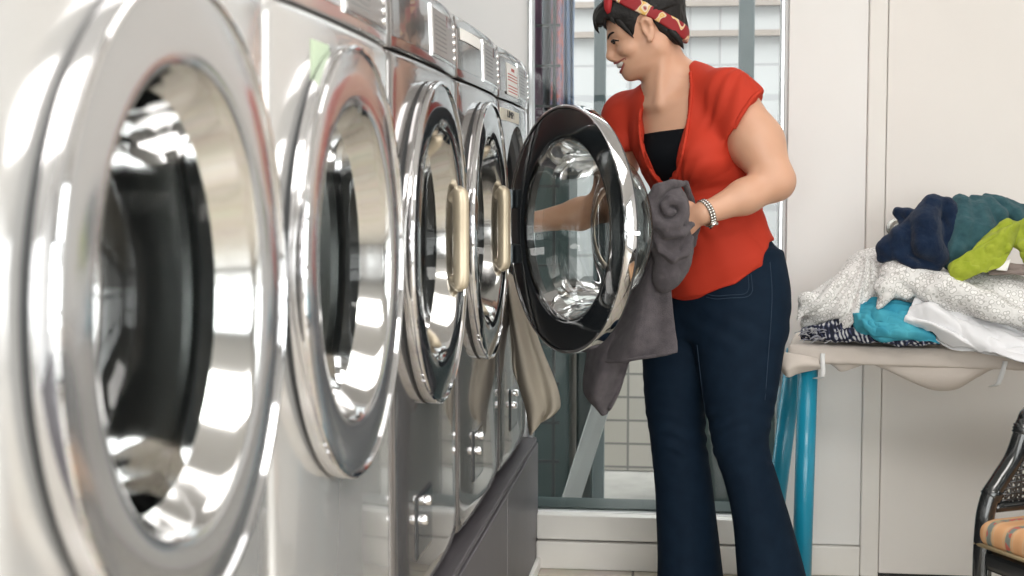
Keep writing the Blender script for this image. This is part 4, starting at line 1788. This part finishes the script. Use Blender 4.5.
def pattern_mat():
    m = bpy.data.materials.new('circle_print_cotton')
    m.use_nodes = True
    nt = m.node_tree
    b = nt.nodes['Principled BSDF']
    tc = node(nt, 'ShaderNodeTexCoord')
    vo = node(nt, 'ShaderNodeTexVoronoi')
    vo.inputs['Scale'].default_value = 80
    vo.inputs['Randomness'].default_value = .75
    nt.links.new(tc.outputs['Object'], vo.inputs['Vector'])
    r = node(nt, 'ShaderNodeValToRGB')
    e = r.color_ramp.elements
    w, g = (.87, .86, .845, 1), (.50, .49, .47, 1)
    e[0].position, e[0].color = 0, w
    e[1].position, e[1].color = 1, (.66, .65, .63, 1)
    for p, c in ((.36, w), (.41, g), (.48, g), (.58, (.81, .80, .785, 1))):
        x = e.new(p)
        x.color = c
    nt.links.new(vo.outputs['Distance'], r.inputs['Fac'])
    nt.links.new(r.outputs['Color'], b.inputs['Base Color'])
    b.inputs['Roughness'].default_value = .85
    b.inputs['Specular IOR Level'].default_value = .1
    return m


def plaid_mat():
    m = bpy.data.materials.new('navy_plaid_wool')
    m.use_nodes = True
    nt = m.node_tree
    b = nt.nodes['Principled BSDF']
    tc = node(nt, 'ShaderNodeTexCoord')
    mp = node(nt, 'ShaderNodeMapping')
    mp.inputs['Rotation'].default_value = (.3, .2, .5)
    nt.links.new(tc.outputs['Object'], mp.inputs['Vector'])
    w1_ = node(nt, 'ShaderNodeTexWave', bands_direction='X')
    w2_ = node(nt, 'ShaderNodeTexWave', bands_direction='Y')
    ad = node(nt, 'ShaderNodeMath', operation='ADD')
    for w in (w1_, w2_):
        w.inputs['Scale'].default_value = 27
        w.inputs['Distortion'].default_value = 6
        w.inputs['Detail'].default_value = 2
        nt.links.new(mp.outputs[0], w.inputs['Vector'])
    nt.links.new(w1_.outputs['Fac'], ad.inputs[0])
    nt.links.new(w2_.outputs['Fac'], ad.inputs[1])
    r = node(nt, 'ShaderNodeValToRGB')
    e = r.color_ramp.elements
    e[0].position, e[0].color = .42, (.010, .013, .028, 1)
    e[1].position, e[1].color = .86, (.62, .62, .62, 1)
    x = e.new(.62)
    x.color = (.05, .06, .13, 1)
    h = node(nt, 'ShaderNodeMath', operation='MULTIPLY')
    h.inputs[1].default_value = .5
    nt.links.new(ad.outputs[0], h.inputs[0])
    nt.links.new(h.outputs[0], r.inputs['Fac'])
    nt.links.new(r.outputs['Color'], b.inputs['Base Color'])
    b.inputs['Roughness'].default_value = .9
    return m


M_pat, M_plaid = pattern_mat(), plaid_mat()
M_white = mat('white_cotton', (.80, .80, .82), .8, spec=.1, bump=(200, .15, .001))
M_turq = mat('turquoise_cotton', (.085, .40, .50), .85, spec=.1, var=(11., (.030, .25, .38), .7), bump=(260, .25, .001))
M_navy = terry('navy_terry', (.007, .017, .045), (.013, .028, .065))
M_teal = terry('teal_terry', (.030, .085, .105), (.050, .125, .145))
M_lime = terry('lime_terry', (.40, .46, .055), (.30, .37, .03), .6)
M_taupe = mat('taupe_cloth', (.26, .21, .19), .9, bump=(200, .3, .001))


def b_plaid(f):
    f.chain(lr((806, 333, 3.60), (850, 333, 3.55), (900, 337, 3.52), (938, 340, 3.50)), [.016, .022, .022, .014], .01)
    f.chain(lr((806, 338, 3.70), (850, 330, 3.66), (900, 333, 3.62), (935, 336, 3.60)), [.016, .026, .026, .016], .02)
    f.chain(lr((812, 330, 3.58), (836, 322, 3.57), (862, 330, 3.55)), [.008, .011, .010], .006)
    f.chain(lr((868, 338, 3.52), (900, 342, 3.50), (930, 338, 3.49)), [.010, .012, .009], .006)
    f.chain(lr((835, 338, 3.55), (842, 326, 3.55), (850, 340, 3.54)), [.006, .007, .006], .004)
    f.chain(lr((905, 345, 3.48), (914, 334, 3.49), (924, 344, 3.48)), [.006, .007, .006], .004)


pb = blob('plaid_blanket', .0045, (.20, 3.66, .715), (.78, 4.08, .88), b_plaid, M_plaid, 'navy and white plaid fringed blanket lying flat at the bottom of the pile', 'blanket', .002, 40, .002, 110, 3, extra=lambda V, N: .006 * billow(V, 34, 55, (.9, -.2, 0), 1.5))
rng = random.Random(4)
gs = []
for i in range(34):
    px = 800 + rng.random() * 44
    q0 = LP(px + 6, 329 + rng.random() * 12, 3.575 - (px - 800) * .0005)
    d = np.array([-rng.uniform(.012, .034), -rng.uniform(.002, .02), -rng.uniform(-.006, .010)])
    p2 = q0 + d
    p2[2] = max(p2[2], TZ + .003)
    gs.append(tube_geo([q0, q0 + d * .5 + np.array([0, 0, .004]), p2], [.0016, .0014, .0008], 6, 5))
multi('fringe', gs, mat('fringe_yarn', (.16, .165, .22), .9, var=(60., (.45, .45, .47), .8)), pb)


def b_turq(f):
    f.chain(lr((866, 322, 3.555), (895, 326, 3.53), (928, 334, 3.505)), [.034, .038, .018], .03)
    f.chain(lr((856, 310, 3.55), (880, 312, 3.53), (908, 308, 3.525)), [.014, .022, .018], .03)
    f.chain(lr((857, 330, 3.53), (882, 334, 3.505), (905, 328, 3.495), (934, 338, 3.485)), [.012, .015, .016, .008], .03)


def creases(amp, ax, seed, sc=22, st=3., up=(0, -.6, .8)):
    def w(G):
        sh_ = G.shape
        V = G.reshape(-1, 3)
        d = amp * (billow(V, sc, seed, ax, st) + .4 * billow(V, sc * 2.3, seed + 1, ax, st * .6))
        return (V + np.outer(d, np.asarray(up))).reshape(sh_)
    return w


tq = blob('turquoise_cloth', .0042, (.30, 3.66, .725), (.74, 3.96, .92), b_turq, M_turq, 'bright turquoise cotton cloth crumpled between the plaid blanket and the circle print sheet', 'cloth', .001, 32, .0008, 90, 5, extra=lambda V, N: -.006 + .006 * billow(V, 27, 54, (.95, -.2, -.25), 2.6))
wq = sheet_geo([lr((857, 304, 3.56), (872, 300, 3.55), (892, 304, 3.54), (915, 300, 3.54)), lr((853, 312, 3.535), (872, 312, 3.505), (894, 314, 3.495), (916, 310, 3.505)),
                lr((854, 322, 3.525), (872, 324, 3.485), (896, 324, 3.475), (922, 324, 3.485)), lr((856, 331, 3.525), (874, 334, 3.482), (900, 333, 3.468), (934, 335, 3.475)),
                lr((862, 334, 3.545), (880, 338, 3.500), (905, 339, 3.485), (940, 343, 3.475))], 110, 70, .004, creases(.016, (.95, -.1, -.22), 71, 26, 3.0))


def join_sheet(o, geo):
    bm = bmesh.new()
    bm.from_mesh(o.data)
    t = mesh_obj('drape', *geo, o.data.materials[0])
    bm.from_mesh(t.data)
    bpy.data.objects.remove(t)
    bm.to_mesh(o.data)
    bm.free()


join_sheet(tq, wq)
wg = [sheet_geo([lr((916, 300, 3.52), (925, 296, 3.52), (950, 302, 3.52), (985, 316, 3.50), (1030, 334, 3.48), (1080, 350, 3.46)),
                 lr((911, 306, 3.495), (930, 304, 3.48), (955, 314, 3.475), (988, 326, 3.455), (1030, 341, 3.44), (1080, 356, 3.42)),
                 lr((907, 314, 3.485), (930, 314, 3.465), (956, 326, 3.455), (988, 336, 3.435), (1028, 347, 3.415), (1080, 360, 3.40)),
                 lr((904, 321, 3.485), (928, 325, 3.462), (952, 338, 3.450), (986, 345, 3.425), (1022, 352, 3.395), (1080, 364, 3.37)),
                 lr((905, 324, 3.50), (930, 333, 3.478), (950, 347, 3.470), (985, 351, 3.428), (1012, 362, 3.375), (1076, 370, 3.36))],
                150, 70, .005, creases(.010, (.8, -.25, -.5), 41, 24, 3.2))]
V, F = sheet_geo([lr((930, 322, 3.52), (960, 334, 3.52), (1000, 342, 3.50), (1060, 350, 3.47)), lr((930, 334, 3.50), (955, 344, 3.48), (995, 350, 3.46), (1060, 358, 3.44)), lr((935, 340, 3.485), (955, 351, 3.475), (985, 354, 3.455), (1050, 362, 3.43))], 60, 24, .006, creases(.005, (.8, -.2, -.3), 44))
wg.append((V, F))
tag(multi('white_shirt', wg, M_white), 'white cotton garment crumpled at the table front, its tip over the edge', 'garment')


def b_pat(f):
    # tent-like mound at the left, broad swath to the right
    f.cone(LP(872, 272, 3.66), LP(812, 322, 3.64), .055, .030, .03)
    f.cone(LP(874, 272, 3.65), LP(846, 312, 3.58), .055, .040, .03)
    f.cone(LP(868, 280, 3.64), LP(820, 306, 3.60), .060, .040, .03)
    f.cone(LP(806, 306, 3.60), LP(797, 320, 3.575), .022, .007, .03)
    f.ell(LP(905, 290, 3.66), (.15, .12, .075), k=.03)
    f.ell(LP(985, 302, 3.60), (.19, .14, .080), k=.03)
    f.ell(LP(1075, 315, 3.55), (.22, .14, .085), k=.03)
    f.chain(lr((880, 262, 3.60), (905, 277, 3.53), (930, 291, 3.49), (950, 300, 3.475)), [.018, .022, .022, .016], .03)
    f.chain(lr((900, 268, 3.57), (945, 285, 3.49), (990, 306, 3.445), (1040, 324, 3.42), (1080, 338, 3.41)), [.020, .026, .026, .024, .024], .03)
    f.chain(lr((893, 272, 3.55), (889, 288, 3.515), (878, 307, 3.500)), [.026, .024, .005], .02)
    f.chain(lr((889, 288, 3.52), (906, 294, 3.51)), [.020, .010], .02)


PT = LP(876, 252, 3.62)


def pat_disp(V, N):
    d = V - PT
    left = np.clip((.52 - V[:, 0]) / .06, 0, 1)
    an = np.arctan2(d[:, 2], d[:, 0] + .6 * (d[:, 1] + .05))
    r = np.linalg.norm(d, axis=1)
    fan = np.abs(nfast(np.stack([an * 7.5, r * 4, an * 0], 1), 1, 12)) * 2 - .5 + .35 * (np.abs(nfast(np.stack([an * 13, r * 9, an * 0 + 3], 1), 1, 13)) * 2 - .5)
    run = billow(V, 17, 14, (.8, -.25, -.42), 3.) + .45 * billow(V, 40, 15, (.8, -.2, -.35), 2.2)
    left = left * np.clip((PT[1] + .03 - V[:, 1]) / .06, 0, 1)
    return .018 * fan * left * np.clip(r / .06, 0, 1) + .008 * run * (1 - left)


blob('patterned_sheet', .0044, (.20, 3.54, .728), (1.20, 4.16, 1.02), b_pat, M_pat, 'off-white cotton sheet with grey circle print draped over the middle of the pile', 'sheet', .0, 22, .0006, 90, 11, 2, pat_disp)


def b_navy(f):
    f.ell(LP(924, 238, 3.575), (.072, .060, .062), k=.02)
    f.ell(LP(902, 250, 3.55), (.050, .040, .034), k=.03)
    f.chain(lr((931, 207, 3.55), (925, 225, 3.525), (927, 246, 3.515), (938, 256, 3.52)), [.030, .036, .036, .026], .008)
    f.chain(lr((948, 208, 3.56), (956, 228, 3.55), (950, 252, 3.54)), [.024, .028, .024], .010)
    f.chain(lr((934, 203, 3.55), (946, 204, 3.56)), [.018, .020], .012)
    f.chain(lr((917, 222, 3.545), (900, 236, 3.535), (888, 248, 3.54)), [.020, .024, .022], .010)
    f.chain(lr((881, 258, 3.55), (896, 255, 3.525), (914, 264, 3.515), (936, 266, 3.52)), [.010, .013, .014, .012], .006)
    f.chain(lr((898, 212, 3.58), (908, 214, 3.565), (920, 218, 3.56)), [.010, .011, .012], .008)
    f.chain(lr((898, 213, 3.58), (903, 224, 3.565), (908, 232, 3.55)), [.009, .009, .012], .006)
    f.chain(lr((888, 240, 3.545), (884, 248, 3.545), (885, 255, 3.55)), [.014, .015, .012], .010)


def b_teal(f):
    f.ell(LP(985, 232, 3.62), (.090, .06, .055), k=.02)
    f.chain(lr((962, 205, 3.575), (964, 226, 3.545), (958, 250, 3.535), (948, 264, 3.54)), [.028, .034, .030, .016], .010)
    f.chain(lr((980, 212, 3.57), (982, 232, 3.545), (974, 254, 3.535)), [.030, .036, .028], .012)
    f.chain(lr((972, 199, 3.60), (988, 203, 3.58), (1000, 214, 3.56), (1004, 230, 3.55)), [.012, .016, .018, .014], .007)
    f.chain(lr((985, 197, 3.61), (1002, 203, 3.595), (1016, 214, 3.575), (1024, 228, 3.565)), [.012, .017, .019, .018], .007)
    f.chain(lr((1004, 203, 3.62), (1022, 212, 3.60), (1040, 228, 3.58)), [.016, .020, .024], .010)


def b_lime(f):
    f.chain(lr((1007, 228, 3.52), (992, 244, 3.505), (975, 258, 3.49), (958, 268, 3.48), (953, 282, 3.475)), [.014, .019, .018, .020, .010], .010)
    f.chain(lr((1008, 228, 3.52), (1002, 248, 3.495), (984, 262, 3.48), (965, 272, 3.475)), [.015, .018, .014, .014], .010)
    f.chain(lr((1006, 228, 3.525), (1014, 226, 3.525), (1020, 240, 3.505), (1026, 258, 3.485)), [.014, .013, .014, .014], .007)
    f.chain(lr((1024, 224, 3.52), (1036, 232, 3.50), (1050, 252, 3.48)), [.018, .026, .026], .010)
    f.chain(lr((1024, 246, 3.49), (1034, 260, 3.475), (1060, 268, 3.47)), [.014, .018, .018], .010)


blob('navy_towel', .0038, (.38, 3.62, .90), (.84, 3.98, 1.16), b_navy, M_navy, 'thick navy blue terry towel rolled at the left top of the pile', 'towel', .001, 34, .0012, 140, 21, extra=lambda V, N: .004 * billow(V, 22, 51, (-.5, 0, 1.), 1.8))
blob('teal_towel', .0038, (.52, 3.62, .90), (1.10, 4.04, 1.17), b_teal, M_teal, 'dark teal terry towel folded between the navy and the lime green ones', 'towel', .001, 34, .0012, 140, 22, extra=lambda V, N: .004 * billow(V, 22, 52, (.5, 0, -1.), 2.))
lt_ = blob('lime_towel', .0038, (.58, 3.60, .84), (1.10, 3.88, 1.12), b_lime, M_lime, 'lime green towel twisted over the right side of the pile', 'towel', .001, 40, .001, 120, 23, extra=lambda V, N: .010 * billow(V, 36, 53, (-.8, 0, -.7), 2.2))


join_sheet(lt_, sheet_geo([lr((1000, 224, 3.52), (1009, 221, 3.505), (1019, 227, 3.51)), lr((984, 240, 3.495), (997, 245, 3.474), (1008, 256, 3.478)), lr((968, 254, 3.478), (982, 262, 3.458), (997, 268, 3.462)),
                           lr((953, 263, 3.468), (965, 271, 3.452), (978, 273, 3.455)), lr((949, 271, 3.468), (955, 285, 3.458), (963, 277, 3.458))], 60, 90, .006, creases(.011, (-.75, 0, -.6), 73, 30, 3.2)))


def b_taupe(f):
    f.chain(lr((985, 268, 3.52), (1010, 268, 3.50), (1060, 272, 3.47)), [.008, .012, .014], .006)
    f.chain(lr((990, 273, 3.49), (1020, 272, 3.47), (1060, 278, 3.45)), [.006, .008, .009], .004)


ta = blob('taupe_cloth', .0035, (.66, 3.62, .86), (1.04, 3.88, 1.02), b_taupe, M_taupe, 'taupe folded cloth with a white care tag beneath the lime green towel', 'cloth', .001, 40, .0005, 90, 25)
Vc, Fc = sheet_geo([lr((1000, 261, 3.478), (1011, 259, 3.474)), lr((998, 266, 3.468), (1009, 265, 3.463)), lr((996, 270, 3.462), (1007, 271, 3.458))], 6, 8, .001)
mesh_obj('care_tag', Vc, Fc, M_paper, ta)

# ------------------------------------------------------------------ black lacquered chair with a woven back
CX, CY, CR = .957, 3.037, math.radians(-62)
M_lac = mat('black_lacquer', (.008, .010, .011), .16, coat=.8, coat_rough=.08)
ch = empty('cane_chair', (CX, CY, 0), CR)
tag(ch, 'black lacquered chair with woven cane back and striped orange seat by the wall', 'chair')


def stripe_mat():
    m = bpy.data.materials.new('striped_brocade')
    m.use_nodes = True
    nt = m.node_tree
    b = nt.nodes['Principled BSDF']
    tc = node(nt, 'ShaderNodeTexCoord')
    w = node(nt, 'ShaderNodeTexWave', bands_direction='X')
    w.inputs["Scale"].default_value = 5.2
    w.inputs['Distortion'].default_value = .3
    n = node(nt, 'ShaderNodeTexVoronoi')
    n.inputs['Scale'].default_value = 70
    nt.links.new(tc.outputs['Object'], w.inputs['Vector'])
    nt.links.new(tc.outputs['Object'], n.inputs['Vector'])
    r = node(nt, 'ShaderNodeValToRGB')
    e = r.color_ramp.elements
    e[0].position, e[0].color = 0, (.66, .35, .17, 1)
    e[1].position, e[1].color = 1, (.42, .33, .19, 1)
    for p, c in ((.42, (.70, .38, .19, 1)), (.50, (.62, .46, .28, 1)), (.58, (.70, .40, .22, 1)), (.74, (.66, .36, .18, 1)), (.82, (.50, .42, .26, 1))):
        x = e.new(p)
        x.color = c
    nt.links.new(w.outputs['Fac'], r.inputs['Fac'])
    gt = node(nt, 'ShaderNodeMath', operation='GREATER_THAN')
    gt.inputs[1].default_value = .86
    nt.links.new(w.outputs['Fac'], gt.inputs[0])
    r2 = node(nt, 'ShaderNodeValToRGB')
    r2.color_ramp.interpolation = 'CONSTANT'
    e = r2.color_ramp.elements
    e[0].position, e[0].color = 0, (.40, .35, .22, 1)
    e[1].position, e[1].color = .62, (.20, .22, .20, 1)
    x = e.new(.4)
    x.color = (.50, .12, .09, 1)
    nt.links.new(n.outputs['Color'], r2.inputs['Fac'])
    mx = node(nt, 'ShaderNodeMix', data_type='RGBA')
    nt.links.new(gt.outputs[0], mx.inputs['Factor'])
    nt.links.new(r.outputs['Color'], mx.inputs['A'])
    nt.links.new(r2.outputs['Color'], mx.inputs['B'])
    nt.links.new(mx.outputs['Result'], b.inputs['Base Color'])
    b.inputs['Roughness'].default_value = .8
    return m


# barrel frame: on each side one swept bar from the front leg up to the back rail (front faces -y)
SW, FY = .25, -.23
side = [(FY, 0), (FY, .20), (FY + .001, .40), (FY + .014, .480), (FY + .042, .522), (FY + .076, .566), (FY + .096, .612), (FY + .105, .642), (FY + .135, .668), (FY + .28, .688), (FY + .43, .70)]


def swept(t):
    p = spline([(0, y, z) for y, z in side], 200)
    return p[min(199, int(t * 199))]


SP = spline([(0, y, z) for y, z in side], 300)
for s in (-1, 1):
    u = tube('side_frame', [(s * (SW - .02 * max(0, (y - FY - .2)) * 2), y, z) for y, z in side], [.018, .020, .020, .020, .020, .020, .020, .019, .019, .019, .019], M_lac, ch, 90, 18)
    for y, z, tl in ((FY + .022, .492, .7), (FY + .101, .628, .25)):
        V, F = lathe_geo([(.018, -.012), (.0235, -.008), (.0215, -.003), (.024, 0), (.0215, .003), (.0235, .008), (.018, .012)], 20)
        k = mesh_obj('binding', V, F, M_lac, u)
        k.location = (s * SW, y, z)
        k.rotation_euler = (0, -PI / 2 + 0, 0)
        k.rotation_euler = Vector((0, math.sin(tl), math.cos(tl))).to_track_quat('X', 'Z').to_euler()
    tube('back_leg', [(s * (SW - .03), .225, 0), (s * (SW - .02), .21, .2), (s * (SW - .02), .20, .45), (s * (SW - .018), .20, .69)], [.018, .021, .021, .020], M_lac, ch, 24, 14)
    tube('side_rail', [(s * SW, FY + .015, .462), (s * (SW - .004), 0, .462), (s * (SW - .02), .20, .462)], .011, M_lac, ch, 12, 10)
tube('top_rail', [(-SW + .018, .20, .70), (-.10, .235, .712), (0, .242, .716), (.10, .235, .712), (SW - .018, .20, .70)], .022, M_lac, ch, 30, 14)
tube('back_rail', [(-SW + .02, .20, .462), (0, .235, .462), (SW - .02, .20, .462)], .011, M_lac, ch, 20, 10)


# woven panels: straight and diagonal strands inside the frames
def woven(name, inside, place, u0, u1):
    gs = []

    def strand(p, d, r):
        run = []
        for t in np.linspace(-.6, .6, 300):
            u_, z = p[0] + d[0] * t, p[1] + d[1] * t
            if inside(u_, z):
                run.append(place(u_, z))
            elif run:
                if len(run) > 3:
                    gs.append(tube_geo([run[0], run[len(run) // 2], run[-1]], r, 6, 5))
                run = []
        if len(run) > 3:
            gs.append(tube_geo([run[0], run[len(run) // 2], run[-1]], r, 6, 5))
    c45 = math.sqrt(.5)
    um = (u0 + u1) / 2
    for i in range(-26, 27):
        o = i * .013
        strand((um + o * c45, .58 + o * c45), (c45, -c45), .0022)
        strand((um + o * c45, .58 - o * c45), (c45, c45), .0022)
        strand((um + o, .58), (0, 1), .0030)
        strand((um, .58 + o), (1, 0), .0030)
    multi(name, gs, M_lac, ch)


ztop = lambda y: float(np.interp(y, SP[60:, 1], SP[60:, 2])) - .012
for s in (-1, 1):
    woven('woven_side', lambda u_, z: FY + .02 < u_ < .19 and .468 < z < ztop(u_), lambda u_, z, s=s: (s * (SW - .02 * max(0, (u_ - FY - .2)) * 2), u_, z), FY, .2)
woven('woven_back', lambda u_, z: abs(u_) < SW - .03 and .468 < z < .70, lambda u_, z: (u_, .20 + .04 * (1 - (u_ / SW) ** 2), z), -SW, SW)
# seat frame, cushion, front apron braces
bm = bmesh.new()
add_box(bm, (-SW - .008, FY - .008, .330), (SW + .008, .215, .378), .014, 3)
bm_obj('seat_frame', bm, M_lac, ch)
FS = Field.box((-.31, -.32, .34), (.31, .27, .51), .006)
FS.op(rbox((0, -.016, .412), (SW + .008, .232, .030), .026), (-.3, -.3, .34), (.3, .25, .48), .01)
FS.ell((0, -.01, .415), (.24, .22, .042), k=.03)
V, F = FS.mesh(2)
cu = mesh_obj('seat_cushion', V, F, stripe_mat(), ch)
pp = [(-SW - .006, .20, .387), (-SW - .006, -.245, .387), (SW + .006, -.245, .387), (SW + .006, .20, .387)]
for i in range(3):
    tube('piping', [pp[i], pp[i + 1]], .0045, mat('gold_piping', (.55, .44, .26), .7), cu, 2, 8)
for s in (-1, 1):
    tube('brace', [(s * SW, FY + .01, .17), (s * SW, FY + .045, .27), (s * SW, FY + .11, .315), (s * SW, FY + .16, .335)], .010, M_lac, ch, 20, 10)
    tube('brace', [(s * (SW - .01), FY, .17), (s * (SW - .05), FY, .27), (s * (SW - .11), FY, .315), (s * (SW - .16), FY, .335)], .010, M_lac, ch, 20, 10)
    tube('brace', [(s * (SW - .015), FY + .005, .20), (s * (SW - .05), FY + .005, .245), (s * (SW - .07), FY + .005, .29), (s * (SW - .05), FY + .005, .325)], .008, M_lac, ch, 20, 10)
    tube('stretcher', [(s * SW, FY, .13), (s * (SW - .025), .215, .13)], .011, M_lac, ch, 2, 10)
